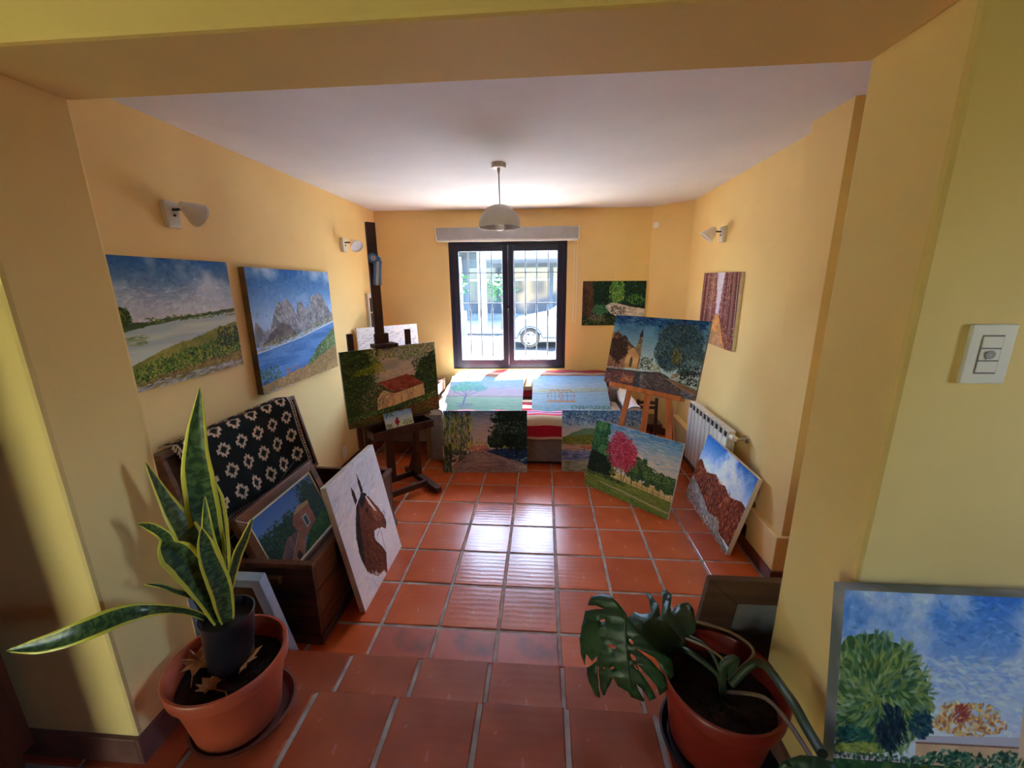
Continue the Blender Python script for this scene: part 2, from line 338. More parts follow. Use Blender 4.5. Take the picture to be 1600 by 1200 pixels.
def pic_barn():
    p = Pic(420, 315, 4); p.im[:] = (52, 70, 44)
    p.poly([(.28, 0), (1, 0), (1, .1), (.8, .25), (.75, .42), (.3, .46), (.32, .2)], (166, 160, 146), .02, col2=(140, 142, 136), fx=6, fy=12)
    p.dabs(420, (0, .0, .36, .75), [(40, 58, 38), (72, 94, 48), (104, 122, 56), (30, 44, 36)], .018, .009, 0, 1.5)
    p.dabs(330, [(.25, 0), (1, 0), (1, .18), (.62, .2), (.45, .14), (.3, .25)], [(86, 118, 52), (58, 92, 44), (112, 138, 66), (150, 152, 134)], .02, .008, -.3, .6)
    p.dabs(130, [(.1, .28), (.38, .18), (.42, .32), (.12, .34)], [(132, 138, 44), (104, 118, 40), (160, 158, 60)], .018, .006, -.3, .5)
    p.dabs(300, [(.7, .22), (1, .12), (1, .66), (.8, .7), (.78, .5)], [(32, 50, 44), (52, 82, 46), (84, 116, 64), (28, 40, 50)], .018, .008, .2, 1)
    p.dabs(120, [(.28, .33), (.75, .3), (.74, .45), (.3, .47)], [(176, 160, 138), (150, 144, 130)], .03, .006, -.05, .2, .6)
    p.poly([(.33, .46), (.65, .4), (.83, .56), (.5, .63), (.42, .56)], (120, 58, 50), .006, col2=(146, 82, 70), fx=20, fy=8)
    p.dabs(110, [(.34, .47), (.64, .42), (.81, .56), (.52, .61)], [(110, 48, 46), (158, 100, 88), (130, 66, 58)], .025, .004, .35, .2)
    p.poly([(.5, .64), (.83, .57), (.835, .74), (.5, .8), (.3, .83), (.31, .66), (.38, .57)], (196, 170, 130), .006, col2=(160, 136, 104), fx=30, fy=4)
    p.dabs(120, [(.3, .68), (.83, .6), (.83, .74), (.3, .82)], [(110, 92, 74), (214, 190, 150), (172, 148, 116)], .02, .003, 1.55, .08)
    p.dabs(200, [(.18, .5), (.32, .45), (.5, .6), (.45, .7), (.3, .82), (.12, .82)], [(92, 84, 72), (136, 124, 104), (66, 62, 58), (160, 144, 122)], .022, .004, 1.35, .4)
    p.dabs(280, [(0, .86), (.5, .8), (1, .7), (1, .8), (.5, .87), (0, .93)], [(62, 92, 48), (92, 118, 66), (44, 70, 40), (140, 156, 104)], .014, .007, -.2, .8)
    p.poly([(0, .92), (.5, .87), (1, .8), (1, 1), (0, 1)], (92, 68, 48), .01, col2=(70, 74, 40), fx=5, fy=12)
    p.dabs(260, [(0, .92), (.5, .87), (1, .8), (1, 1), (0, 1)], [(110, 84, 62), (64, 50, 38), (84, 88, 44), (130, 102, 78)], .03, .005, -.12, .2)
    return p
def pic_bird():
    p = Pic(200, 140, 5); p.grad([(0, (92, 146, 206)), (.5, (186, 206, 216)), (1, (212, 212, 190))])
    p.dabs(60, (.1, 0, .9, .5), [(150, 186, 224), (210, 222, 232)], .06, .02, -.2, .4, .5)
    for r_ in ((.0, .0, .35, .3), (.62, .6, 1, .95), (0, .7, .22, 1)): p.dabs(34, r_, [(74, 106, 50), (112, 132, 66), (60, 84, 48)], .05, .014, -.7, .5)
    p.ell(.42, .66, .07, .19, (170, 46, 64)); p.ell(.43, .44, .035, .06, (120, 36, 52)); p.dabs(50, ('e', .42, .66, .08, .2), [(176, 44, 62), (200, 66, 84)], .03, .02, 1.4, .3); p.dabs(12, ('e', .44, .44, .035, .06), [(120, 36, 52)], .02, .015, 0, 1)
    p.line([(.42, .8), (.38, 1)], .012, (90, 50, 50)); return p
def pic_bluetree():
    p = Pic(420, 315, 6); p.grad([(0, (110, 172, 222)), (.3, (158, 190, 226)), (.42, (190, 178, 214)), (.6, (196, 190, 214)), (.62, (164, 206, 200)), (1, (128, 184, 168))])
    p.dabs(300, (0, 0, 1, .6), [(150, 186, 230), (190, 184, 220), (176, 208, 230)], .07, .006, 0, .08, .45)
    p.line([(0, .6), (.5, .605), (1, .6)], .008, (168, 120, 150)); p.dabs(220, (0, .62, 1, 1), [(150, 206, 190), (116, 176, 160), (176, 206, 190)], .06, .006, 0, .1, .6)
    for a in ((.24, .86, .25, .55), (.25, .55, .14, .4), (.25, .55, .34, .38), (.25, .6, .42, .45), (.24, .52, .24, .3), (.25, .6, .08, .48)): p.line([a[:2], a[2:]], .016 if a[1] > .8 else .009, (128, 142, 196))
    p.dabs(40, (.17, .8, .36, .92), [(132, 146, 196), (120, 160, 180)], .04, .008, 0, .2)
    p.ell(.26, .32, .2, .15, (96, 176, 180), .8); p.ell(.15, .39, .12, .08, (96, 186, 170), .8); p.ell(.4, .37, .12, .08, (100, 160, 196), .8)
    for cx, cy, rx, ry in ((.26, .3, .2, .14), (.12, .38, .12, .09), (.42, .36, .12, .1), (.3, .2, .14, .08)): p.dabs(120, ('e', cx, cy, rx, ry), [(76, 176, 160), (110, 204, 180), (92, 150, 196), (150, 214, 196)], .016, .006, -.3, .6)
    p.im *= 0.82; return p
def pic_cage():
    p = Pic(420, 315, 7); p.grad([(0, (128, 182, 228)), (.25, (176, 206, 234)), (.42, (196, 206, 196)), (.5, (166, 200, 226)), (1, (140, 190, 222))])
    p.dabs(260, (0, 0, 1, .4), [(150, 196, 236), (196, 214, 230), (120, 170, 220)], .07, .006, 0, .08, .5)
    p.dabs(130, [(0, .4), (.5, .4), (1, .34), (1, .42), (.3, .5), (0, .48)], [(176, 190, 124), (150, 176, 128), (206, 190, 148)], .03, .006, -.05, .15, .7)
    p.line([(0, .52), (.4, .5), (1, .43)], .005, (104, 116, 124)); p.dabs(220, (0, .52, 1, .85), [(150, 190, 228), (190, 212, 236), (120, 166, 210)], .06, .004, 0, .06, .6)
    o = (190, 118, 84)
    for cx in (.3, .46):
        pts = [(cx + .1 * math.cos(t), .58 + .155 * math.sin(t)) for t in np.linspace(0, 6.283, 22)]; p.line(pts, .006, o)
        p.line([(cx, .43), (cx, .73)], .004, (96, 92, 120)); p.line([(cx - .1, .58), (cx + .1, .58)], .004, (96, 92, 120)); p.line([(cx - .05, .45), (cx - .05, .71)], .003, o); p.line([(cx + .05, .45), (cx + .05, .71)], .003, o)
    p.line([(.2, .73), (.56, .73)], .018, (204, 150, 110), .7); p.line([(.22, .42), (.52, .42)], .012, (200, 152, 112), .7)
    p.dabs(200, (0, .84, 1, 1), [(110, 176, 176), (150, 190, 130), (84, 150, 170), (190, 206, 150)], .02, .005, -1.5, .25); p.dabs(120, (.5, .84, 1, .95), [(90, 120, 70), (60, 90, 60)], .018, .005, -1.5, .4)
    p.im *= 0.85; return p
def pic_willow():
    p = Pic(420, 315, 8); p.grad([(0, (70, 98, 138)), (.15, (128, 140, 158)), (.5, (178, 160, 152)), (1, (178, 160, 152))])
    p.dabs(140, (.2, 0, .62, .5), [(130, 140, 160), (182, 162, 152), (160, 152, 158)], .06, .006, 0, .1, .5)
    p.poly([(.0, 1), (.1, .9), (.3, .68), (.52, .6), (.6, .64), (.8, .78), (1, .88), (1, 1)], (138, 124, 116), .006, col2=(108, 100, 104), fx=4, fy=16)
    p.dabs(240, [(.1, 1), (.32, .68), (.55, .62), (1, .88), (1, 1)], [(156, 138, 126), (104, 96, 102), (130, 118, 116), (118, 104, 122)], .05, .005, .02, .1)
    p.poly([(.52, .66), (.6, .62), (1, .6), (1, .88), (.8, .78)], (34, 52, 100), .006, col2=(24, 40, 70), fx=6, fy=14)
    p.dabs(120, [(.54, .66), (1, .62), (1, .87)], [(30, 56, 108), (52, 90, 120), (22, 40, 76)], .04, .005, .1, .15); p.line([(.92, .8), (1, .76)], .01, (92, 150, 150))
    p.line([(.5, .67), (.65, .75), (.8, .83), (1, .92)], .007, (158, 134, 132)); p.dabs(30, (.74, .79, .98, .92), [(200, 196, 200)], .01, .006, .4, .2)
    p.dabs(90, (.3, .5, .6, .62), [(136, 140, 70), (160, 152, 88), (110, 118, 66)], .014, .008, 0, 1); p.dabs(80, (.3, .57, .52, .66), [(178, 90, 92), (200, 128, 120), (150, 78, 78)], .014, .007, 0, 1)
    p.line([(.6, .6), (1, .58)], .014, (134, 156, 84), .7)
    for cx, cy, rx, ry in ((.85, .12, .28, .16), (.72, .4, .17, .2), (.9, .42, .18, .24), (.64, .5, .1, .1)): p.tree(cx, cy, rx, ry, (20, 36, 36), (38, 62, 54), (72, 96, 78), 230)
    p.dabs(110, (.64, .18, 1, .38), [(128, 146, 140), (160, 172, 168), (96, 118, 108)], .012, .004, .5, .8)
    for x in (.63, .69, .78, .88, .97): p.line([(x, .48), (x + .005, .66)], .007, (24, 30, 34))
    p.dabs(260, (0, 0, .32, .7), [(20, 32, 44), (26, 50, 44), (36, 66, 56)], .03, .01, 1.5, .2)
    for i in range(330):
        x = p.r.rand() * .36; y0 = p.r.rand() * .55; c = [(122, 132, 60), (160, 156, 72), (70, 104, 60), (34, 58, 52), (96, 126, 98), (190, 178, 88)][p.r.randint(6)]
        p.dab(x, y0 + .08, .05, .005, 1.55 + p.r.randn() * .06, c, .8)
    p.dabs(120, (0, .55, .1, 1), [(34, 56, 34), (80, 98, 48), (24, 36, 34)], .05, .006, 1.5, .1); p.dabs(70, (.06, .65, .26, .84), [(30, 36, 42), (56, 56, 56)], .03, .008, 0, .2)
    p.line([(.08, .67), (.26, .67)], .006, (86, 98, 84)); p.line([(.1, .92), (.2, .83), (.3, .76)], .012, (140, 104, 88)); return p
def pic_lake():
    p = Pic(420, 315, 9); p.grad([(0, (70, 116, 176)), (.22, (140, 160, 190)), (.4, (180, 172, 170)), (1, (150, 150, 140))])
    p.dabs(320, (0, 0, 1, .24), [(52, 98, 168), (110, 150, 204), (36, 74, 138), (160, 184, 214)], .02, .012, 1.2, .6); p.dabs(100, (0, .2, 1, .42), [(186, 178, 176), (150, 164, 184)], .04, .008, .1, .2, .5)
    p.poly([(0, .46), (.14, .36), (.26, .3), (.36, .29), (.55, .36), (1, .34), (1, .5), (0, .5)], (86, 120, 96), .008, col2=(104, 132, 112))
    p.poly([(0, .44), (.3, .4), (.6, .38), (1, .4), (1, .6), (0, .56)], (120, 124, 56), .01, col2=(90, 104, 50)); p.dabs(180, (0, .43, 1, .55), [(134, 134, 62), (98, 110, 52), (154, 146, 84)], .018, .007, 0, .5)
    p.poly([(0, .55), (1, .56), (1, .66), (0, .66)], (176, 144, 128), .006, col2=(140, 116, 108), fx=4, fy=20)
    p.poly([(0, .66), (1, .64), (1, .84), (0, .82)], (84, 96, 146), .006, col2=(130, 140, 178), fx=3, fy=22); p.dabs(140, (0, .62, 1, .84), [(64, 74, 126), (170, 160, 164), (96, 104, 150)], .06, .006, 0, .1)
    p.dabs(60, ('e', .3, .6, .08, .035), [(150, 88, 56), (176, 112, 78)], .016, .007, -.2, .4)
    p.dabs(260, (0, .82, 1, 1), [(128, 132, 96), (160, 160, 146), (96, 106, 70)], .05, .007, .03, .12); return p
def pic_pinktree():
    p = Pic(460, 345, 10); p.grad([(0, (64, 118, 176)), (.14, (112, 150, 192)), (.34, (186, 182, 184)), (1, (186, 182, 184))])
    p.dabs(240, (.2, 0, 1, .4), [(92, 140, 190), (176, 180, 190), (196, 190, 190), (120, 156, 196)], .06, .007, .02, .1, .55)
    p.poly([(0, .74), (.3, .72), (1, .76), (1, 1), (0, 1)], (92, 112, 56), .006, col2=(112, 124, 62), fx=4, fy=12)
    p.dabs(420, (0, .74, 1, 1), [(98, 120, 58), (74, 102, 50), (124, 132, 70), (70, 104, 66)], .035, .005, .02, .12)
    p.dabs(90, (0, .7, .5, .8), [(46, 58, 44), (62, 78, 50)], .04, .008, .02, .1); p.line([(.2, .87), (.45, .88), (.7, .9), (1, .92)], .011, (162, 150, 120), .8)
    p.poly([(.3, .66), (1, .66), (1, .77), (.3, .74)], (176, 158, 108), .004, col2=(204, 184, 136), fx=12, fy=4)
    for x in np.linspace(.5, .98, 9): p.line([(x, .68), (x + .004, .77)], .004, (86, 72, 56))
    p.line([(.5, .72), (1, .745)], .003, (96, 84, 62))
    for cx, cy, rx, ry in ((.08, .28, .13, .27), (.1, .1, .1, .12), (.18, .45, .1, .14)): p.tree(cx, cy, rx, ry, (36, 76, 56), (66, 124, 86), (120, 164, 106), 300)
    p.poly([(0, .45), (.28, .5), (.36, .7), (.3, .74), (0, .76)], (30, 42, 36), .02); p.dabs(110, (0, .5, .3, .72), [(24, 34, 32), (38, 52, 44)], .02, .01, 1.4, .4)
    for cx, cy, rx, ry in ((.62, .5, .1, .16), (.73, .55, .09, .13), (.84, .57, .08, .11), (.94, .58, .08, .12), (.55, .55, .09, .12)): p.tree(cx, cy, rx, ry, (42, 70, 46), (78, 108, 64), (146, 160, 104), 150)
    p.dabs(140, ('e', .38, .5, .14, .16), [(52, 74, 56), (84, 110, 84)], .014, .007, 0, 1.2)
    for x0, x1 in ((.36, .34), (.42, .44), (.48, .46), (.24, .24), (.14, .13), (.54, .56)): p.line([(x0, .58), (x1, .74)], .006, (50, 38, 34))
    p.dabs(36, ('e', .31, .66, .022, .07), [(134, 140, 66), (104, 120, 54)], .012, .006, 1.4, .3)
    for cx, cy, rx, ry, n in ((.37, .24, .14, .13, 200), (.42, .38, .15, .14, 220), (.32, .16, .09, .08, 90), (.46, .55, .06, .06, 50), (.34, .56, .06, .04, 36), (.25, .4, .06, .06, 34), (.5, .44, .07, .1, 70), (.29, .28, .09, .13, 110), (.47, .3, .1, .12, 120), (.38, .48, .15, .1, 130)):
        p.ell(cx, cy, rx * .9, ry * .9, (140, 40, 70), .7); p.dabs(int(n * 1.4), ('e', cx, cy, rx, ry), [(158, 34, 74), (196, 66, 106), (132, 26, 60), (226, 140, 160)], .010, .005, 0, 1.4)
    return p
def pic_cliffs():
    p = Pic(420, 315, 11); p.sky(.42, (36, 98, 178), (196, 210, 230), (222, 228, 238), 420)
    p.poly([(0, .42), (.06, .36), (.14, .4), (.24, .46), (.34, .4), (.42, .36), (.52, .42), (.62, .38), (.74, .44), (.84, .4), (.92, .36), (1, .38), (1, .9), (.6, .9), (.4, .78), (.2, .72), (0, .7)], (116, 58, 40), .01, col2=(92, 42, 32), fx=20, fy=6)
    p.dabs(620, [(0, .44), (.14, .42), (.34, .42), (.42, .38), (.62, .4), (.8, .42), (1, .4), (1, .88), (.6, .88), (.3, .74), (0, .68)], [(140, 70, 44), (98, 46, 36), (196, 116, 72), (74, 36, 32), (214, 146, 104), (120, 56, 40), (166, 84, 52)], .03, .006, 1.45, .18)
    p.poly([(0, .66), (.2, .7), (.36, .78), (.5, .84), (.62, .82), (.7, .76), (.8, .9), (1, .96), (1, 1), (0, 1)], (150, 148, 150), .014, col2=(112, 104, 96), fx=8, fy=8)
    p.dabs(320, [(0, .68), (.2, .7), (.5, .84), (.7, .78), (.8, .92), (1, .97), (.6, 1), (0, .92)], [(186, 188, 196), (130, 120, 112), (96, 84, 78), (206, 206, 212), (164, 150, 140)], .03, .006, .5, .5)
    p.dabs(160, [(0, .86), (.5, .94), (1, 1), (0, 1)], [(120, 72, 54), (150, 110, 88), (88, 58, 48), (180, 160, 148)], .02, .008, .3, .6); return p
def pic_church():
    p = Pic(460, 345, 12); p.sky(.62, (26, 72, 124), (176, 200, 214), (120, 170, 206), 620, .6)
    p.dabs(160, (0, 0, 1, .12), [(20, 46, 92), (34, 76, 130)], .03, .01, .2, .5)
    p.poly([(.0, .26), (.04, .24), (.1, .26), (.3, .46), (.38, .54), (.38, .73), (0, .76)], (150, 112, 90), .004, col2=(128, 92, 76)); p.poly([(.05, .22), (.3, .44), (.3, .48), (.05, .28)], (86, 70, 60), .004)
    p.poly([(.3, .46), (.34, .24), (.345, .18), (.36, .24), (.375, .46), (.38, .74), (.34, .73)], (150, 126, 96), .003, col2=(104, 88, 74), fx=30, fy=30); p.poly([(.32, .28), (.345, .16), (.365, .28)], (44, 44, 54), .002)
    p.poly([(.22, .5), (.28, .44), (.36, .54), (.36, .73), (.2, .74)], (206, 164, 118), .003, col2=(182, 138, 98)); p.poly([(.265, .6), (.28, .56), (.295, .6), (.295, .72), (.265, .72)], (82, 84, 66), .002)
    p.ell(.1, .48, .12, .2, (60, 40, 38)); p.dabs(240, ('e', .1, .48, .12, .2), [(56, 36, 34), (84, 56, 48), (44, 30, 32)], .014, .008, 0, 1.4); p.line([(.1, .6), (.1, .76)], .008, (60, 40, 36))
    p.dabs(90, (.0, .68, .22, .78), [(140, 92, 84), (112, 72, 68)], .014, .006, 0, .6); p.line([(0, .79), (.4, .76)], .007, (176, 150, 132))
    p.dabs(120, (.39, .55, .52, .72), [(56, 62, 52), (36, 42, 40), (150, 150, 130)], .012, .007, 0, 1); p.dabs(40, (.52, .62, .62, .72), [(190, 180, 150), (150, 150, 70), (84, 80, 60)], .012, .006, 0, .8)
    p.poly([(0, .79), (.4, .755), (.62, .72), (.7, .76), (.82, .86), (1, .9), (1, 1), (0, 1)], (92, 84, 92), .004, col2=(74, 70, 84), fx=6, fy=8)
    p.im[int(.76 * 345):] *= .92
    p.dabs(300, [(0, .82), (.34, .79), (.36, 1), (0, 1)], [(124, 74, 78), (150, 96, 84), (104, 62, 74), (92, 72, 84)], .03, .007, .05, .3); p.dabs(60, (.2, .84, .34, .93), [(200, 150, 96), (182, 118, 84)], .02, .005, .4, .4)
    p.dabs(90, (.36, .78, .42, 1), [(58, 66, 84), (74, 82, 96)], .025, .008, 1.3, .4); p.dabs(50, (.42, .78, .48, .96), [(150, 156, 160), (120, 128, 136)], .02, .006, .6, .5)
    p.dabs(300, [(.46, .78), (.62, .74), (1, .92), (1, 1), (.4, 1)], [(84, 78, 90), (104, 90, 98), (66, 64, 78), (118, 104, 104)], .03, .006, .4, .6); p.dabs(70, (.86, .9, .97, 1), [(136, 140, 150), (90, 94, 110)], .03, .004, 0, .3)
    for cx, cy, rx, ry in ((.75, .2, .22, .14), (.62, .4, .1, .24), (.85, .45, .16, .28), (.7, .55, .14, .14)): p.ell(cx, cy, rx, ry, (42, 58, 66), .7); p.dabs(330, ('e', cx, cy, rx, ry), [(34, 44, 48), (54, 70, 64), (30, 38, 48), (98, 112, 108), (60, 104, 146), (60, 104, 146)], .018, .006, 1.1, .6)
    p.dabs(70, ('e', .75, .5, .05, .14), [(104, 96, 48), (134, 124, 56), (80, 70, 48)], .018, .007, 1.4, .3); p.dabs(40, (.74, .7, .82, .78), [(120, 84, 70), (190, 180, 170)], .012, .006, 0, .8)
    p.dabs(160, (.82, .58, 1, .82), [(28, 34, 40), (40, 50, 50)], .018, .008, 0, 1); p.dabs(44, (.8, .5, 1, .64), [(140, 176, 200), (110, 150, 180)], .022, .005, .5, .3); p.dabs(26, (.84, .7, 1, .82), [(214, 222, 232)], .009, .006, 0, 1)
    p.poly([(.68, .78), (.8, .8), (1, .87), (1, .92), (.85, .89)], (120, 84, 76), .004, col2=(150, 120, 104)); p.line([(.7, .79), (.85, .88), (1, .93)], .005, (170, 140, 126)); p.line([(.8, .81), (1, .87)], .008, (110, 116, 90))
    p.line([(.86, .965), (.9, .965), (.91, .95), (.94, .97)], .004, (40, 40, 56)); return p
def pic_stream():
    p = Pic(420, 270, 13); p.im[:] = (22, 44, 38); p.ell(.55, .25, .13, .26, (90, 134, 66), .8); p.dabs(700, (.1, 0, 1, .6), [(24, 52, 46), (34, 78, 52), (18, 38, 42), (52, 104, 60), (16, 32, 34)], .02, .009, 0, 1.3)
    p.dabs(170, ('e', .55, .25, .13, .26), [(116, 160, 72), (80, 132, 64), (150, 184, 96)], .016, .008, 0, 1.3); p.dabs(110, ('e', .84, .4, .14, .12), [(70, 124, 64), (110, 156, 76)], .016, .008, 0, 1.3)
    for x, w in ((.76, .008), (.9, .007), (.45, .006), (.67, .005)): p.line([(x, 0), (x + .01, .55)], w, (30, 36, 30))
    p.poly([(.36, .56), (.46, .48), (.56, .49), (.7, .55), (1, .6), (1, .8), (.6, .82), (.45, .72)], (186, 178, 180), .008, col2=(150, 140, 140), fx=6, fy=16); p.dabs(130, [(.38, .56), (.5, .5), (1, .62), (1, .8), (.6, .8)], [(226, 220, 222), (170, 156, 152), (200, 190, 186)], .04, .005, .2, .2)
    p.dabs(70, (.46, .55, .68, .75), [(40, 40, 44), (74, 70, 72)], .02, .009, .3, .5); p.poly([(.56, .56), (1, .56), (1, .62), (.7, .56)], (20, 30, 26), .006)
    p.poly([(0, 0), (.15, 0), (.19, .5), (.21, .78), (0, .8)], (62, 46, 38), .006, col2=(88, 66, 52), fx=16, fy=4); p.dabs(130, (0, 0, .18, .75), [(50, 36, 32), (104, 78, 60), (74, 54, 44)], .035, .004, 1.5, .1)
    p.dabs(160, ('e', .29, .64, .13, .12), [(70, 140, 100), (44, 104, 80), (104, 170, 120)], .022, .005, -.4, .8); p.dabs(90, ('e', .26, .82, .14, .09), [(104, 100, 96), (74, 72, 72), (132, 126, 120)], .02, .008, 0, .6)
    p.dabs(260, (0, .8, 1, 1), [(120, 128, 60), (84, 100, 50), (160, 150, 70), (60, 66, 46)], .014, .007, 0, 1.2); return p
def pic_autumn():
    p = Pic(400, 330, 14); p.im[:] = (96, 44, 46); p.poly([(.4, 0), (.62, 0), (.55, .58), (.47, .58)], (186, 180, 200), .02, col2=(160, 150, 178))
    p.dabs(900, (0, 0, 1, .75), [(128, 52, 54), (92, 34, 44), (160, 82, 58), (70, 34, 40), (150, 60, 76)], .014, .007, 0, 1.4); p.dabs(200, (.36, 0, .64, .6), [(196, 188, 208), (150, 110, 130), (170, 80, 84)], .013, .006, 0, 1.4)
    p.dabs(150, (.15, .05, .5, .5), [(206, 170, 90), (190, 130, 70)], .01, .006, 0, 1.2); p.dabs(90, (.7, .02, .95, .4), [(200, 150, 80), (150, 40, 80), (190, 110, 60)], .012, .006, 0, 1.2)
    p.dabs(120, (0, .3, 1, .62), [(170, 150, 170), (190, 120, 90)], .008, .006, 1.5, .5, .7)
    for i in range(46):
        x = p.r.rand(); f = abs(x - .51)
        if f < .05: continue
        xe = x + (x - .51) * .1; p.line([(x, -.02), (xe, .55 + f * .7)], .003 + .008 * f, [(48, 28, 32), (206, 182, 160), (70, 40, 40), (176, 150, 140)][i % 4])
    p.dabs(170, (.2, 0, .8, .6), [(206, 196, 212), (190, 170, 190)], .02, .004, 1.57, .05, .8); p.dabs(160, (.1, .05, .6, .6), [(222, 190, 110), (206, 140, 84)], .009, .006, 0, 1.2)
    p.poly([(.42, 0), (.6, 0), (.54, .56), (.48, .56)], (206, 200, 218), .02, alpha=.7); p.poly([(.48, .56), (.55, .56), (.8, 1), (.15, 1)], (206, 146, 84), .012, col2=(140, 108, 84)); p.dabs(360, [(.44, .58), (.58, .58), (1, 1), (0, 1)], [(196, 120, 54), (216, 150, 74), (150, 82, 48), (170, 140, 116)], .014, .006, 0, .8)
    p.dabs(120, ('e', .5, .92, .2, .12), [(150, 132, 116), (126, 108, 96)], .03, .006, 0, .3); p.dabs(140, (.0, .7, .3, 1), [(186, 92, 44), (140, 60, 44)], .013, .007, 0, 1); p.dabs(140, (.72, .7, 1, 1), [(176, 80, 46), (120, 52, 44), (206, 170, 140)], .013, .006, 0, 1); return p
def pic_horse():
    p = Pic(360, 460, 15); p.grad([(0, (206, 208, 214)), (1, (222, 216, 216))]); p.dabs(160, (0, 0, 1, .3), [(196, 200, 212), (214, 216, 222), (180, 190, 206)], .08, .02, -.4, .3, .4); p.dabs(140, (0, .3, 1, 1), [(226, 222, 222), (214, 208, 210)], .08, .02, -.3, .4, .4)
    br = (96, 50, 32); dk = (44, 24, 20)
    p.poly([(.36, .3), (.5, .26), (.62, .33), (.72, .46), (.8, .58), (.82, .66), (.77, .7), (.7, .65), (.62, .62), (.54, .6), (.5, .66), (.6, .78), (.64, .86), (.54, 1.02), (.5, .95), (.36, .92), (.22, .8), (.18, .66), (.22, .48)], br, .004, col2=(120, 66, 42), fx=6, fy=6)
    p.dabs(260, [(.24, .5), (.4, .34), (.5, .6), (.52, .7), (.6, .82), (.54, .92), (.36, .9), (.22, .78)], [(80, 42, 30), (108, 56, 36), (60, 32, 26), (132, 76, 50)], .03, .008, 1.2, .3)
    p.poly([(.36, .3), (.42, .28), (.34, .44), (.26, .58), (.22, .72), (.18, .66), (.2, .5)], dk, .006, col2=(34, 22, 22)); p.dabs(110, [(.36, .3), (.32, .5), (.22, .74), (.18, .62), (.22, .46)], [(36, 24, 24), (64, 40, 32)], .04, .006, 1.9, .2)
    for q in ([(.35, .29), (.345, .2), (.365, .14), (.395, .2), (.4, .27)], [(.50, .25), (.50, .17), (.525, .09), (.545, .17), (.55, .25)]): p.poly(q, dk, .003); p.dabs(10, q, [(96, 58, 44)], .02, .006, 1.4, .1)
    p.poly([(.42, .28), (.52, .24), (.6, .3), (.52, .33), (.44, .36)], (40, 30, 30), .01)
    p.poly([(.555, .3), (.58, .31), (.66, .44), (.72, .52), (.66, .48), (.585, .38)], (226, 206, 196), .003)
    p.dabs(80, [(.56, .4), (.7, .48), (.78, .6), (.64, .58)], [(158, 92, 60), (128, 70, 46), (180, 116, 84)], .02, .008, .8, .3); p.dabs(36, [(.74, .56), (.82, .6), (.82, .66), (.77, .7), (.7, .65)], [(60, 40, 38), (100, 70, 62)], .014, .007, 0, 1)
    p.dabs(12, ('e', .525, .41, .018, .014), [(18, 14, 14)], .014, .01, 0, 1, cj=3); p.line([(.47, .31), (.52, .46), (.62, .55), (.76, .5)], .005, (46, 30, 28)); p.line([(.62, .55), (.66, .64), (.56, .66)], .005, (46, 30, 28)); p.line([(.74, .47), (.66, .6)], .006, (40, 28, 28)); p.line([(.66, .66), (.64, .84)], .004, (60, 50, 50))
    p.dabs(26, ('e', .83, .58, .02, .03), [(96, 92, 104), (190, 190, 196)], .01, .005, 1, .5); p.dabs(80, [(.18, .78), (.36, .88), (.56, 1.0), (.3, 1.02), (.16, .95)], [(218, 214, 214)], .05, .009, 1.2, .15, .75); return p
def pic_house():
    p = Pic(420, 300, 16); p.grad([(0, (70, 102, 160)), (.4, (110, 134, 176)), (1, (110, 134, 176))]); p.ell(.2, .6, .3, .32, (38, 56, 42)); p.ell(.86, .4, .2, .4, (44, 58, 42)); p.ell(.4, .5, .2, .2, (44, 62, 44)); p.dabs(420, (0, .25, .5, .75), [(30, 48, 36), (54, 78, 50), (80, 100, 60), (40, 60, 48)], .02, .008, 1.2, .6)
    p.dabs(330, (.66, .02, 1, .75), [(34, 48, 36), (56, 74, 46), (84, 96, 60), (50, 52, 40)], .02, .007, 1.4, .5); p.dabs(80, (.35, .26, .66, .5), [(60, 80, 50), (40, 58, 44)], .02, .008, 0, 1)
    p.poly([(.44, .48), (.5, .38), (.78, .38), (.78, .74), (.5, .8)], (170, 104, 76), .004, col2=(146, 88, 66)); p.poly([(.5, .38), (.62, .3), (.8, .34), (.78, .4)], (190, 140, 92), .004); p.poly([(.6, .5), (.68, .49), (.68, .68), (.6, .7)], (190, 186, 186), .002); p.poly([(.615, .52), (.668, .515), (.668, .66), (.615, .68)], (80, 84, 84), .002)
    p.poly([(.1, .78), (.3, .58), (.48, .62), (.4, .8), (.2, .94)], (110, 74, 66), .004, col2=(134, 96, 86), fx=30, fy=4)
    for i in range(9): p.line([(.13 + i * .035, .8 - i * .02), (.2 + i * .025, .93 - i * .02)], .003, (80, 54, 50))
    p.poly([(.22, .94), (.46, .66), (.52, .8), (.4, 1), (.22, 1)], (182, 112, 74), .004, col2=(160, 100, 66)); p.line([(.2, .94), (.47, .64)], .006, (200, 170, 150)); p.poly([(.3, .92), (.36, .86), (.38, .98), (.31, 1)], (70, 52, 44), .003)
    p.poly([(.4, 1), (.55, .8), (.8, .7), (1, .62), (1, 1)], (62, 96, 44), .008, col2=(48, 76, 38)); p.dabs(240, [(.42, 1), (.55, .82), (1, .66), (1, 1)], [(70, 108, 48), (50, 82, 40), (92, 124, 60), (36, 54, 34)], .025, .006, -.4, .2); return p
def pic_reeds():
    p = Pic(260, 200, 17); p.grad([(0, (70, 92, 120)), (.4, (84, 96, 84)), (1, (48, 60, 42))]); p.dabs(420, (0, .2, 1, 1), [(44, 62, 40), (74, 92, 56), (104, 108, 76), (34, 44, 36), (120, 104, 84)], .03, .008, 1.4, .5); p.line([(.6, 0), (.62, 1)], .014, (150, 140, 124)); return p
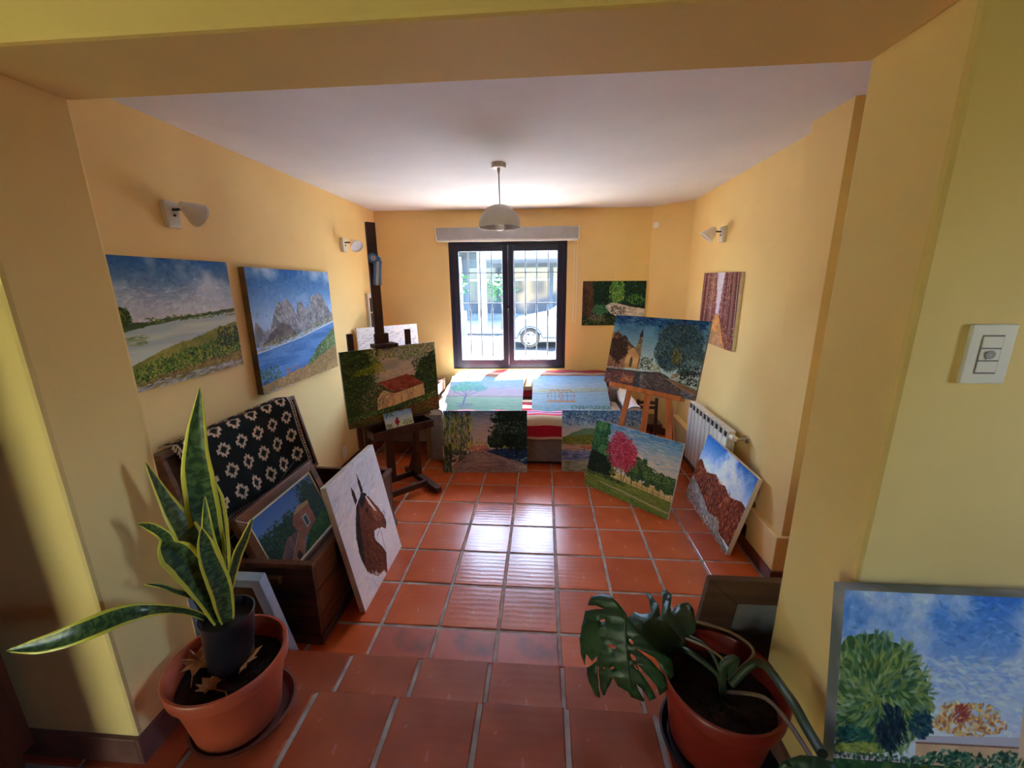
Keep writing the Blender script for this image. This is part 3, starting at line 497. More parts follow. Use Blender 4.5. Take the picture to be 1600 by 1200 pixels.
def pic_dusk():
    p = Pic(260, 200, 18); p.grad([(0, (120, 150, 180)), (.12, (150, 170, 190)), (.2, (86, 76, 64)), (1, (58, 54, 46))]); p.dabs(340, (0, .14, 1, 1), [(72, 64, 54), (96, 86, 72), (54, 52, 46), (60, 70, 56)], .04, .012, .1, .5); return p
def pic_cloud():
    p = Pic(360, 270, 19); p.grad([(0, (222, 224, 232)), (1, (214, 214, 222))]); p.dabs(340, (0, 0, 1, 1), [(236, 236, 242), (206, 210, 222), (190, 196, 212)], .06, .01, -.25, .25, .6); p.dabs(70, (.0, .05, 1, .5), [(120, 130, 156), (150, 158, 180)], .035, .004, -.3, .3); p.dabs(24, (.86, .3, 1, .7), [(150, 110, 130), (110, 120, 150)], .02, .004, -.7, .4); return p
def pic_palm():
    p = Pic(640, 520, 20); p.sky(.8, (58, 118, 206), (196, 210, 232), (214, 222, 236), 1500); p.dabs(60, (.5, .04, 1, .3), [(74, 128, 206), (120, 164, 220)], .04, .012, .25, .3, .5); p.dabs(260, (.3, .35, 1, .75), [(196, 210, 230), (180, 200, 226)], .05, .012, .1, .3, .6)
    p.dabs(190, ('e', .72, .72, .19, .11), [(206, 166, 90), (190, 130, 80), (222, 196, 130), (160, 96, 72)], .022, .01, 0, 1); p.dabs(26, ('e', .68, .68, .04, .05), [(150, 72, 66)], .022, .01, -.8, .4)
    p.poly([(.45, .83), (1, .8), (1, .86), (.45, .87)], (182, 182, 198), .003); p.poly([(.45, .87), (1, .86), (1, 1), (.45, 1)], (206, 178, 146), .003, col2=(188, 158, 130)); p.line([(.45, .872), (1, .862)], .006, (120, 84, 80))
    p.poly([(0, .3), (.06, .26), (.2, .25), (.36, .33), (.46, .46), (.5, .6), (.52, .72), (.44, .86), (.3, .94), (0, .96)], (66, 96, 58), .014, col2=(44, 74, 56))
    for i in range(950):
        a = p.r.rand() * 6.283; q = p.r.rand() ** .6; cx, cy = .2, .62; x = cx + .32 * q * math.cos(a); y = cy + .38 * q * math.sin(a)
        if x > .54 or y < .24: continue
        c = [(84, 120, 70), (120, 142, 78), (150, 162, 96), (52, 88, 74), (96, 130, 108), (70, 106, 62), (150, 170, 140), (136, 150, 80)][p.r.randint(8)]
        p.dab(x, y, .034, .009, math.atan2(y - cy, x - cx) + .35 * p.r.randn() + (.5 if y > .6 else 0), np.clip(np.array(c) + p.r.randn() * 12, 0, 255), .8)
    p.dabs(110, ('e', .31, .8, .08, .14), [(22, 40, 62), (30, 56, 66), (18, 34, 50)], .04, .012, 1.1, .4); p.dabs(70, ('e', .47, .76, .06, .08), [(30, 60, 84), (40, 80, 90)], .03, .01, .8, .4); p.dabs(60, ('e', .1, .85, .1, .06), [(40, 92, 84), (30, 70, 74)], .03, .012, 0, .6); p.dabs(50, ('e', .13, .93, .11, .04), [(150, 160, 80), (120, 136, 70)], .03, .012, .2, .4)
    p.poly([(0, .96), (.2, .97), (.55, 1.0), (0, 1.0)], (176, 170, 176), .006); p.dabs(200, [(.4, .98), (.6, .9), (.8, .92), (1, .88), (1, 1), (.4, 1)], [(34, 78, 64), (52, 104, 84), (26, 60, 52), (90, 134, 120)], .02, .011, 0, 1.2); p.dabs(60, (0, .96, .45, 1), [(36, 60, 56), (54, 84, 70)], .014, .01, 0, 1)
    q = Pic(1580, 1000, 21); q.grad([(0, (110, 154, 214)), (.5, (196, 208, 226)), (1, (196, 208, 226))]); h, w_ = p.im.shape[:2]
    q.poly([(0, .45), (1, .45), (1, 1), (0, 1)], (40, 74, 52)); q.poly([(.40, .27), (.7, .25), (1, .27), (1, .54), (.40, .54)], (206, 180, 150)); q.dabs(900, (0, .49, 1, 1), [(34, 66, 48), (60, 96, 60), (90, 120, 70)], .02, .008, 0, 1.2)
    q.im[:h, :w_] = p.im; return q
# ---- room shell ------------------------------------------------------------------------
T = .31
XL, XR, YN, H1, H2, ZC = -1.975, 1.385, -1.84, .13, .25, 2.527
YF, YB = -2.37, -2.112                                     # faces of the wall with the wide opening
A = Vector((XL, 1.41, 0)); Bp = Vector((1.085, 1.558, 0)); Cc = Vector((1.41, 1.22, 0))
EV = (Bp - A).normalized(); NV = Vector((-EV.y, EV.x, 0))  # along the back wall, outward
BM = Matrix((EV, NV, Vector((0, 0, 1)))).transposed().to_4x4(); BM.translation = A
def bw(s, t, z): return BM @ Vector((s, t, z))
def tile_material(name='terracotta_tile', c=(198, 92, 46), c2=(178, 76, 36)):
    mt = mat(name, c, .3, c2, 3.2, rand=.1)
    n = mt.node_tree; L = n.links.new; b = n.nodes['Principled BSDF']
    tc = n.nodes.new('ShaderNodeTexCoord'); w_ = n.nodes.new('ShaderNodeTexWave'); w_.bands_direction = 'Y'; w_.inputs['Scale'].default_value = 9; w_.inputs['Distortion'].default_value = 2.5; w_.inputs['Detail'].default_value = 2
    L(tc.outputs['Object'], w_.inputs[0]); bp = n.nodes.new('ShaderNodeBump'); bp.inputs['Strength'].default_value = .07; bp.inputs['Distance'].default_value = .004
    L(w_.outputs['Fac'], bp.inputs['Height']); L(bp.outputs[0], b.inputs['Normal'])
    nz = n.nodes.new('ShaderNodeTexNoise'); nz.inputs['Scale'].default_value = 9; mr = n.nodes.new('ShaderNodeMapRange'); mr.inputs['To Min'].default_value = .14; mr.inputs['To Max'].default_value = .34; b.inputs['Coat Weight'].default_value = .16; b.inputs['Coat Roughness'].default_value = .14; L(bp.outputs[0], b.inputs['Coat Normal'])
    L(tc.outputs['Object'], nz.inputs['Vector']); L(nz.outputs['Fac'], mr.inputs[0]); L(mr.outputs[0], b.inputs['Roughness'])
    return mt
TILE = tile_material(); TILE_DIM = tile_material('dimmed_terracotta_tile', (166, 76, 44), (138, 60, 36))  # second tile, for step and upper floor: dimmer light put into its colour
TILE2 = mat('worn_terracotta_tile', (178, 82, 52), .38, (120, 62, 50), 5, rand=.06, contrast=(.36, .5))
def tile_mesh(x0, x1, y0, y1, th=.014):
    mb = MB(); c = .004
    mb.v = [(x0, y0, -th), (x1, y0, -th), (x1, y1, -th), (x0, y1, -th), (x0, y0, -c), (x1, y0, -c), (x1, y1, -c), (x0, y1, -c), (x0 + c, y0 + c, 0), (x1 - c, y0 + c, 0), (x1 - c, y1 - c, 0), (x0 + c, y1 - c, 0)]
    mb.f = [[8, 9, 10, 11]] + [[i, (i + 1) % 4, 4 + (i + 1) % 4, 4 + i] for i in range(4)] + [[4 + i, 4 + (i + 1) % 4, 8 + (i + 1) % 4, 8 + i] for i in range(4)]; mb.m = [0] * 9
    return mb
def lay(parent, name, rect, z, x_off, y_off, joint, material, worn=None, pitch_y=T):
    X0, X1, Y0, Y1 = rect; full = None; g = joint / 2; r = RNG
    for i in range(math.floor((X0 - x_off) / T), math.ceil((X1 - x_off) / T)):
        for j in range(math.floor((Y0 - y_off) / pitch_y), math.ceil((Y1 - y_off) / pitch_y)):
            cx = x_off + (i + .5) * T; cy = y_off + (j + .5) * pitch_y
            x0, x1, y0, y1 = max(X0, cx - T / 2 + g), min(X1, cx + T / 2 - g), max(Y0, cy - pitch_y / 2 + g), min(Y1, cy + pitch_y / 2 - g)
            if x1 - x0 < .02 or y1 - y0 < .02: continue
            isfull = abs(x1 - x0 - T + joint) < 1e-4 and abs(y1 - y0 - pitch_y + joint) < 1e-4
            mt_ = (worn(i, j) if worn else None) or material
            if isfull and mt_ is material:
                if full is None: full = tile_mesh(-T / 2 + g, T / 2 - g, -pitch_y / 2 + g, pitch_y / 2 - g).build(name, material, None, link=False, recalc=False).data
                o = bpy.data.objects.new(name, full)
            else:
                o = tile_mesh(x0 - cx, x1 - cx, y0 - cy, y1 - cy).build(name, mt_, None, link=False, recalc=False)
            COL.objects.link(o); o.parent = parent; o.location = (cx, cy, z + r.uniform(-.0008, .0008)); o.rotation_euler = (r.uniform(-.002, .002), r.uniform(-.002, .002), r.uniform(-.003, .003))
fl = struct('floor', MB().box((XL - .1, YN, -.12), (1.75, 1.75, -.004)), GROUT)
lay(fl, 'floor_tile', (XL, 1.40, YN, 1.54), 0, 0, 0, .015, TILE, worn=lambda i, j: TILE2 if j == -6 and i in (-3, -2, -1) else None)
st = struct('floor_step', MB().box((XL - .1, -2.105, -.12), (1.75, YN - .012, H1 - .006)).box((XL - .1, YN - .012, -.12), (1.75, YN + .001, H1 - .016)), GROUT)
lay(st, 'step_tile', (XL, 1.6, -2.105, YN + .004), H1, 0, -2.105, .016, TILE_DIM, pitch_y=.271)
for k in range(11):
    x0 = -6 * T + k * T - .11
    MB().box((x0 + .006, YN, .004), (x0 + T - .006, YN + .012, H1 - .015)).build('riser_tile', TILE_DIM, st, bevel=.003)
up = struct('floor_upper', MB().box((-4.2, -6.5, -.12), (2.6, -2.12, H2 - .006)), GROUT)
MB().box((-4.2, -2.12, -.12), (2.6, -2.108, H2 - .016)).build('riser', GROUT, up)
lay(up, 'floor_tile', (-2.6, 2.2, -4.3, -2.101), H2, 0, -2.101, .018, TILE_DIM)
MB().box((-4.2, -6.5, H2 - .006), (2.6, -4.32, H2)).build('floor_surface', TILE_DIM, up)

wl = struct('wall_left', MB().box((XL - .2, YB, -.1), (XL, 1.62, ZC + .1)), YEL)
# back wall with the window hole
WS0, WS1, WZ0, WZ1, WT = .813, 2.149, .745, 2.2, .22
LEN = (Bp - A).length
mb = MB()
for s0, s1, z0, z1 in ((-.2, WS0, -.1, ZC + .1), (WS1, LEN + .3, -.1, ZC + .1), (WS0, WS1, -.1, WZ0), (WS0, WS1, WZ1, ZC + .1)): mb.box((s0, 0, z0), (s1, WT, z1), BM)
wb = struct('wall_back', mb, YEL)
D = (Cc - Bp).normalized(); Nn = Vector((-D.y, D.x, 0)); DM = Matrix((D, Nn, Vector((0, 0, 1)))).transposed().to_4x4(); DM.translation = Bp
struct('wall_corner', MB().box((0, 0, -.1), ((Cc - Bp).length + .05, .15, ZC + .1), DM), YEL)
mb = MB().prism([(1.41, 1.26), (1.385, -.79), (1.75, -.79), (1.75, 1.26)], -.1, ZC + .1)
wr = struct('wall_right', mb, YEL)
MB().prism([(1.29, -.789), (1.29, -1.085), (1.75, -1.085), (1.75, -.789)], .30, ZC + .1).build('pilaster', YEL, wr)
MB().prism([(1.345, 1.17), (1.325, -.78), (1.42, -.78), (1.42, 1.17)], 0, .30).build('plinth', YEL, wr, bevel=.006)
MB().prism([(1.255, -.779), (1.255, -1.105), (1.75, -1.105), (1.75, -.779)], -.05, .30).build('plinth', YEL, wr, bevel=.006)
struct('wall_right_return', MB().box((1.62, YB, -.1), (1.75, -1.10, ZC + .1)), YEL)
struct('baseboard_right', MB().prism([(1.33, 1.16), (1.311, -.775), (1.33, -.775), (1.35, 1.16)], 0, .085), DKBASE, bevel=.003)
struct('baseboard_pilaster', MB().prism([(1.243, -.78), (1.243, -1.117), (1.6, -1.117), (1.6, -1.104), (1.256, -1.104), (1.256, -.78)], 0, .08), mat('red_brown_baseboard', (116, 58, 42), .35, (92, 44, 32), 8), bevel=.003)
struct('baseboard_back', MB().box((0, -.012, 0), (LEN, .002, .085), BM), DKBASE, bevel=.003)
struct('baseboard_corner', MB().box((0, -.012, 0), ((Cc - Bp).length, .002, .085), DM), DKBASE, bevel=.003)
struct('baseboard_left', MB().box((XL - .002, YN, 0), (XL + .012, 1.40, .085)), DKBASE, bevel=.003)
struct('ceiling', MB().box((XL - .1, YB, ZC), (1.75, 1.75, ZC + .1)), CEIL)
# wall with the opening: jambs and beam, front face towards the camera
JL, JR, ZB = -1.36, .653, 2.214
wf = struct('wall_front', MB().prism([(-4.3, YF), (JL, YF), (JL, YB), (-4.3, YB)], -.1, 2.85), YELF, bevel=.012)
MB().prism([(JR, YF), (2.6, YF), (2.6, YB), (JR, YB)], -.1, 2.85).build('jamb', YELF, wf, bevel=.012)
MB().box((JL - .002, YF + .001, ZB), (JR + .002, YB - .001, 2.85)).build('beam', YELF, wf, bevel=.01)
for nm, x0, x1 in (('baseboard_front_left', -3.6, JL), ('baseboard_front_right', JR, 2.6)):
    mb = MB().box((x0, YF - .014, H2), (x1, YF + .001, H2 + .10))
    if x1 == JL: mb.box((JL - .001, YF - .014, H2), (JL + .013, YB, H2 + .10))
    else: mb.box((JR - .013, YF - .014, H2), (JR + .001, YB, H2 + .10))
    struct(nm, mb, mat(nm, (122, 84, 76), .4, (96, 62, 56), 10), bevel=.003)
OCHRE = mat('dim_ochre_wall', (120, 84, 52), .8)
# rest of the front room around the camera: solid walls, one tall glazed garden opening far left
struct('wall_front_room_left', MB().box((-4.4, -6.7, -.1), (-4.2, YB, 2.85)), OCHRE)
mb = MB()
for y0, y1, z0, z1 in ((-6.7, -3.5, -.1, 2.85), (-3.05, YB, -.1, 2.85), (-3.5, -3.05, -.1, 1.3), (-3.5, -3.05, 2.15, 2.85)): mb.box((2.6, y0, z0), (2.8, y1, z1))
struct('wall_front_room_right', mb, OCHRE)
GX0, GX1, GZ0, GZ1 = -3.68, -2.9, H2, 2.55
mb = MB()
for x0, x1, z0, z1 in ((-4.2, GX0, -.1, 2.85), (GX1, 2.6, -.1, 2.85), (GX0, GX1, GZ1, 2.85), (GX0, GX1, -.1, GZ0)): mb.box((x0, -6.7, z0), (x1, -6.5, z1))
struct('wall_front_room_back', mb, OCHRE)
struct('ceiling_front_room', MB().box((-4.4, -6.7, 2.75), (2.8, YF + .001, 2.85)), wood('ceiling_boards', (70, 46, 30), (110, 76, 50), .5, 0))

# ---- window ----------------------------------------------------------------------------
wn = struct('window_1', MB().box((WS0, .03, WZ0), (WS0 + .045, .1, WZ1), BM).box((WS1 - .045, .03, WZ0), (WS1, .1, WZ1), BM).box((WS0 + .045, .03, WZ0), (WS1 - .045, .1, WZ0 + .045), BM).box((WS0 + .045, .03, WZ1 - .045), (WS1 - .045, .1, WZ1), BM), BLKMET)
wn['base'] = (0, 0, 0)
smid = (WS0 + WS1) / 2
for s0, s1 in ((WS0 + .047, smid - .001), (smid + .001, WS1 - .047)):
    f = .062; z0, z1 = WZ0 + .047, WZ1 - .047
    o = MB().box((s0, .015, z0), (s0 + f, .075, z1), BM).box((s1 - f, .015, z0), (s1, .075, z1), BM).box((s0 + f, .015, z0), (s1 - f, .075, z0 + f), BM).box((s0 + f, .015, z1 - f), (s1 - f, .075, z1), BM).build('window_sash', BLKMET, wn, bevel=.004)
    MB().box((s0 + f, .04, z0 + f), (s1 - f, .046, z1 - f), BM).build('window_pane', GLASS, o)
hd = MB().box((smid - .014, .004, 1.42), (smid + .014, .016, 1.49), BM).tube([bw(smid, .004, 1.455), bw(smid, -.03, 1.455), bw(smid, -.036, 1.43), bw(smid, -.036, 1.32)], .008).build('window_handle', BLACK, wn, smooth=True)
# iron grille outside
gr = thing('window_grille', 'dark iron security bars outside the black framed window', 'grille', tuple(bw(smid, .16, WZ0)))
IRON = mat('dark_iron', (92, 96, 108), .5, (74, 78, 90), 10)
ns = 10
for i in range(ns):
    s = WS0 + .07 + i * (WS1 - WS0 - .14) / (ns - 1)
    mb = MB().tube([bw(s, .16, WZ0 + .02), bw(s, .16, WZ1)], .008, 6)
    for zz, rr in ((1.40, .013),): mb.lathe([(.005, -.07), (rr, -.03), (rr, .03), (.005, .07)], bw(s, .16, zz), 6)
    mb.build('grille_bar', IRON, gr)
for zz in (1.51, 1.86): MB().box((WS0, .152, zz - .004), (WS1, .168, zz + .004), BM).build('grille_rail', IRON, gr)
# roller blind cassette + bead chain
rb = thing('roller_blind', 'white roller blind cassette mounted above the window', 'blind', tuple(bw(smid, -.05, 2.2)))
s0, s1 = .695, 2.27
MB().box((s0 + .012, -.085, 2.205), (s1 - .012, -.003, 2.335), BM).build('blind_cassette', mat('blind_white', (176, 174, 174), .55), rb, bevel=.008)
for sa in (s0, s1 - .012): MB().box((sa, -.09, 2.2), (sa + .012, -.001, 2.34), BM).build('end_cap', WHITE, rb, bevel=.003)
MB().box((s0 + .02, -.07, 2.188), (s1 - .02, -.045, 2.205), BM).build('bottom_rail', WHITE, rb, bevel=.004)
MB().tube([bw(s1 - .02, -.05, 2.2), bw(s1 - .018, -.05, 1.30)], .003, 5).tube([bw(s1 - .05, -.05, 2.2), bw(s1 - .047, -.05, 1.32), bw(s1 - .03, -.05, 1.29), bw(s1 - .018, -.05, 1.30)], .003, 5).build('bead_chain', WHITE, rb)

# ---- street outside --------------------------------------------------------------------
ZG = -.22
struct('street', MB().box((-30, 7.2, ZG - .3), (30, 30, ZG)), mat('shaded_asphalt', (24, 24, 28), .9, (20, 20, 23), 3))  # road colour darkened in place of shade from the buildings opposite
struct('sidewalk', MB().box((-30, 1.9, ZG - .3), (30, 7.0, ZG + .1)), mat('pale_pavement', (120, 118, 116), .9, (106, 104, 102), 2))
struct('kerb', MB().box((-30, 7.0, ZG - .3), (30, 7.2, ZG + .12)), mat('kerb_yellow', (120, 108, 70), .9))
struct('sidewalk_far', MB().box((-30, 13.2, ZG), (30, 18, ZG + .12)), mat('far_pavement', (170, 168, 162), .9))
struct('garden_ground', MB().box((-12, -20, -.3), (12, -6.7, .1)), mat('lawn_green', (142, 138, 92), .95, (112, 118, 70), 8))
struct('garden_bounce_wall', MB().box((-9, -11.4, -.3), (6, -11.2, 3.2)), mat('bounce_wall_cream', (168, 168, 126), .9))  # unseen wall added to throw sunlight back into the front room
# ---- pictures --------------------------------------------------------------------------
def frame_of(TL, TR, BR, BL):
    TL, TR, BR, BL = map(Vector, (TL, TR, BR, BL))
    c = (TL + TR + BR + BL) / 4; u = ((TR - TL) + (BR - BL)); w_ = u.length / 2; u.normalize()
    v = ((TL - BL) + (TR - BR)); v -= u * v.dot(u); h_ = v.length / 2; v.normalize(); n = u.cross(v)
    M = Matrix((u, v, n)).transposed().to_4x4(); M.translation = c
    return M, w_ / 2, h_ / 2
def canvas(name, label, pic, cor, d=.03, edge=PRIMED, bar=BARW, group=None, rough=.7, bw_=.04, size=None, back=RAW, gain=1.15):
    M, a, b = frame_of(*cor)
    if size: a, b = size[0] / 2, size[1] / 2
    t = thing(name, label, 'painting', tuple(M @ Vector((0, -b, -d / 2))), group)
    P = lambda x, y, z: M @ Vector((x, y, z))
    mb = MB(); mb.quad(P(-a, -b, 0), P(a, -b, 0), P(a, b, 0), P(-a, b, 0), 0)
    q = [(-a, -b), (a, -b), (a, b), (-a, b)]
    for i in range(4):
        (x0, y0), (x1, y1) = q[i], q[(i + 1) % 4]; mb.add([P(x0, y0, 0), P(x1, y1, 0), P(x1, y1, -d), P(x0, y0, -d)], [(3, 2, 1, 0)], 1)
    mb.add([P(-a + .001, -b + .001, -.004), P(a - .001, -b + .001, -.004), P(a - .001, b - .001, -.004), P(-a + .001, b - .001, -.004)], [(3, 2, 1, 0)], 2)
    mb.build('painted_canvas', [picture(name + '_' + pic.__name__[4:], pic(), rough, gain=gain), edge, back], t, recalc=False)
    e = .0015
    for (x0, x1, y0, y1) in ((-a + e, a - e, b - bw_, b - e), (-a + e, a - e, -b + e, -b + bw_), (-a + e, -a + bw_, -b + bw_, b - bw_), (a - bw_, a - e, -b + bw_, b - bw_)):
        MB().box((x0, y0, -d - .001), (x1, y1, -.008), M).build('stretcher_bar', bar, t)
    return t
def framed(name, label, pic, cor, fw=.05, slip=.014, d=.03, fm=FRAMEW, cat='picture'):
    M, a, b = frame_of(*cor); t = thing(name, label, cat, tuple(M @ Vector((0, -b, -d / 2))))
    P = lambda x, y, z: M @ Vector((x, y, z))
    def ring(o, i, z0, z1, nm, mt):
        for k, (A_, B_) in enumerate((((-a, b), (a, b)), ((a, b), (a, -b)), ((a, -b), (-a, -b)), ((-a, -b), (-a, b)))):
            f = lambda p, q: (p[0] - math.copysign(q, p[0]), p[1] - math.copysign(q, p[1]))
            MB().prism([f(A_, o), f(B_, o), f(B_, i), f(A_, i)], z0, z1, M).build(nm, mt, t, bevel=.004)
    ring(0, fw, -d, .012, 'frame_rail', fm)
    if slip: ring(fw, fw + slip, -d + .004, .004, 'frame_slip', CREAM)
    i = fw + slip; mb = MB().quad(P(-a + i, -b + i, 0), P(a - i, -b + i, 0), P(a - i, b - i, 0), P(-a + i, b - i, 0))
    mb.build('painted_panel', picture(name + '_' + pic.__name__[4:], pic()), t, recalc=False, solid=0)
    MB().box((-a + fw * .6, -b + fw * .6, -d + .002), (a - fw * .6, b - fw * .6, -.004), M).build('backing_board', RAW, t)
    return t, M, a, b

# hung on the walls
canvas('canvas_painting', 'unframed marsh painting with a pale river, hung on the left wall nearest the opening', pic_marsh, ((-1.94, -1.72, 1.866), (-1.94, -.925, 1.87), (-1.94, -.925, 1.263), (-1.94, -1.72, 1.263)))
canvas('canvas_painting', 'large unframed painting of grey mountain towers above a blue lake on left wall', pic_mountain, ((-1.933, -.81, 1.842), (-1.933, .20, 1.85), (-1.933, .20, 1.02), (-1.933, -.79, 1.04)), d=.04, edge=mat('painted_edge_rock', (92, 84, 66), .7, (128, 104, 66), 9))
bx = lambda u_, v_: Vector(bw((atY(u_, v_, 1.54).x - XL) / EV.x, -.03, atY(u_, v_, 1.51).z))
canvas('canvas_painting', 'dark forest stream painting with a big trunk, hung on back wall beside the window', pic_stream, (bx(910, 439), bx(1008.5, 439), bx(1006.5, 508), bx(908, 508.8)), d=.028)
canvas('canvas_painting', 'autumn forest path painting with red leaves, hung on the right wall above radiator', pic_autumn, ((1.355, .66, 1.808), (1.37, -.02, 1.80), (1.37, -.03, 1.2), (1.355, .65, 1.208)), d=.03)
# on the easels
BARN = [Vector(p) for p in ((-1.601, -.407, 1.25), (-1.035, .158, 1.253), (-1.006, .157, .654), (-1.572, -.409, .651))]
canvas('canvas_painting', 'painting of an old barn with a red roof on the tall dark easel', pic_barn, BARN, d=.022, gain=1.42)
CHU = [Vector(p) for p in ((.536, .32, 1.463), (1.109, -.237, 1.454), (1.013, -.322, .886), (.439, .234, .895))]
canvas('canvas_painting', 'painting of a church on a wet evening street, on the pine easel', pic_church, CHU, d=.022, edge=mat('painted_edge_dusk', (96, 100, 120), .7))
# on the floor and sofa
canvas('canvas_painting', 'painting of a weeping willow beside a road, standing on floor against the sofa', pic_willow, ((-1.038, .36, .566), (-.242, .385, .57), (-.226, .25, .004), (-1.022, .204, .002)), d=.02, gain=1.35)
canvas('canvas_painting', 'lake and green hill painting, partly hidden behind the flowering tree painting', pic_lake, ((.092, .41, .572), (.868, .41, .578), (.868, .30, .003), (.093, .30, .003)), d=.02, bar=PRIMED)
canvas('canvas_painting', 'painting of a bright pink flowering tree, leaning on the floor under the pine easel', pic_pinktree, ((.386, .184, .56), (.95, -.367, .57), (.847, -.491, .004), (.283, .06, .002)), d=.02)
canvas('canvas_painting', 'red cliffs painting leaning on the floor against the radiator', pic_cliffs, ((1.238, -.05, .545), (1.238, -.83, .545), (1.104, -.90, .004), (1.104, -.13, .004)), d=.03, gain=1.2)
canvas('canvas_painting', 'bay horse head portrait on white, leaning on the wooden chest', pic_horse, ((-1.174, -1.445, .742), (-1.174, -.875, .745), (-1.038, -.95, .004), (-1.046, -1.518, .004)), d=.032)
canvas('canvas_painting', 'pale painting of a blue green tree lying back on the sofa, behind the willow', pic_bluetree, ((-1.105, 1.10, .735), (-.306, 1.10, .735), (-.29, .575, .503), (-1.09, .575, .503)), d=.02, gain=.95)
canvas('canvas_painting', 'pale river painting with round orange cages lying on sofa beside the striped blanket', pic_cage, ((-.21, 1.11, .743), (.565, 1.11, .748), (.60, .575, .505), (-.19, .575, .500)), d=.02, gain=1., edge=mat('painted_edge_dark', (60, 66, 70), .7))
canvas('canvas_painting', 'white cloudy canvas standing behind the tall dark easel', pic_cloud, (atX(558, 513, -1.93), atY(652, 505.5, 1.26), atY(652, 505.5, 1.26) + Vector((.02, -.05, -.6)), atX(558, 513, -1.93) + Vector((.02, -.05, -.6))), d=.02)
canvas('canvas_painting', 'large painting of a palm tree under blue sky, leaning beside the right opening', pic_palm, ((.600, -2.415, 1.04), (1.58, -2.415, 1.04), (1.58, -2.545, .254), (.600, -2.545, .254)), d=.035, edge=mat('painted_edge_grey', (176, 176, 182), .7, (110, 120, 118), 5), rough=.6)
FOLD = mat('blue_folded_canvas', (176, 196, 216), .8, (150, 172, 196), 6)
canvas('reversed_canvas', 'canvas seen from the back with pale blue folded edges, behind the left pot', pic_dusk, ((-1.262, -1.868, .555), (-1.70, -1.868, .552), (-1.70, -1.745, .003), (-1.25, -1.745, .003)), d=.04, edge=FOLD, bar=FOLD, bw_=.045, back=mat('brown_canvas_back', (104, 84, 66), .9, (84, 70, 58), 8))
t, M, a, b = framed('framed_painting', 'framed painting of a brick house with cream slip, standing in the open chest', pic_house, ((-1.548, -1.655, .657), (-1.552, -1.0, .664), (-1.39, -1.0, .215), (-1.388, -1.655, .21)))
MB().tube([M @ Vector((-a * .2, b * .6, -.032)), M @ Vector((a * .3, b * 1.02, -.04)), M @ Vector((a * .98, b * 1.22, -.05)), M @ Vector((a * 1.02, b * .5, -.035))], .0016, 5).build('hanging_wire', BLACK, t)
framed('framed_painting', 'smaller framed painting of dark reeds, behind the house painting in the chest', pic_reeds, ((-1.63, -1.66, .565), (-1.635, -1.12, .57), (-1.585, -1.12, .21), (-1.58, -1.66, .21)), fw=.035, slip=.01)
canvas('small_canvas', 'small painting of a red bird resting on the tall easel tray', pic_bird, [Vector((-1.30, -.125, 0)) + Vector((.707, -.707, 0)) * o + Vector((.707, .707, 0)) * u_ + Vector((0, 0, z_)) for o, u_, z_ in ((.045, -.14, .727), (.045, .105, .730), (.085, .105, .607), (.085, -.13, .605))], d=.012, bw_=.02)
# picture frame seen from the back, leaning on the right pot
t = thing('picture_frame', 'wide brown picture frame turned backwards behind the right plant pot', 'frame', (.75, -1.9, H1))
M, a, b = frame_of((1.16, -2.045, .775), (.463, -2.045, .771), (.463, -1.905, H1 + .003), (1.16, -1.905, H1 + .003))
FB = wood('old_frame_back', (70, 48, 38), (104, 76, 60), .55, 0)
for k, (A_, B_) in enumerate((((-a, b), (a, b)), ((a, b), (a, -b)), ((a, -b), (-a, -b)), ((-a, -b), (-a, b)))):
    f = lambda p, q: (p[0] - math.copysign(q, p[0]), p[1] - math.copysign(q, p[1]))
    MB().prism([f(A_, 0), f(B_, 0), f(B_, .115), f(A_, .115)], -.018, .004, M).build('frame_rail', FB, t, bevel=.003)
MB().box((-a + .1, -b + .1, -.004), (a - .1, b - .1, 0), M).build('backing_sheet', mat('grey_backing', (150, 152, 156), .35, (104, 104, 104), 3, (1, 5, 1)), t)
MB().tube([M @ Vector((a - .12, .06, -.022)), M @ Vector((0, .075, -.03)), M @ Vector((-a + .12, .06, -.022))], .002, 5).build('hanging_wire', BLACK, t)
for sx in (-1, 1): MB().lathe([(.012, -.003), (.016, 0), (.012, .003), (.008, 0), (.012, -.003)], M @ Vector((sx * (a - .115), .06, -.022)), 12, axis=M.to_3x3() @ Vector((0, 0, 1))).build('screw_eye', STEEL, t, smooth=True)
tag(MB().tube([atY(957, 434, 1.553) + Vector((0, -.02, 0)), atY(957, 434, 1.553) + Vector((0, .006, 0))], .004, 6).build('nail', BLACK), 'bare nail in the back wall above the forest stream painting', 'nail')

# ---- tall studio easel -----------------------------------------------------------------
EC = Vector((-1.30, -.125, 0)); En = Vector((.7071, -.7071, 0)); Eu = Vector((.7071, .7071, 0))
EM = Matrix((Eu, -En, Vector((0, 0, 1)))).transposed().to_4x4(); EM.translation = EC        # local x along canvas, y away from viewer
t = thing('studio_easel', 'tall dark wooden studio easel holding the barn painting', 'easel', tuple(EC))
def ebox(nm, lo, hi, mt=DKWOOD, p=t): return MB().box(lo, hi, EM).build(nm, mt, p, bevel=.004)
ebox('mast', (-.092, .065, .07), (-.020, .095, 2.19))
for x in (-.30, .175): ebox('side_post', (x - .022, .045, .45), (x + .022, .075, 1.375))
for x in (-.24, .19):
    ebox('foot', (x - .028, -.29, .012), (x + .028, .29, .062)); ebox('upright', (x - .026, .05, .06), (x + .026, .09, .62))
    MB().prism([(.1, .06), (.22, .06), (.1, .30)], x - .02, x + .02, EM @ Matrix(((0, 0, 1, 0), (1, 0, 0, 0), (0, 1, 0, 0), (0, 0, 0, 1)))).build('brace', DKWOOD, t)
for y in (-.13, .12): ebox('cross_rail', (-.215, y - .016, .035), (.165, y + .016, .085))
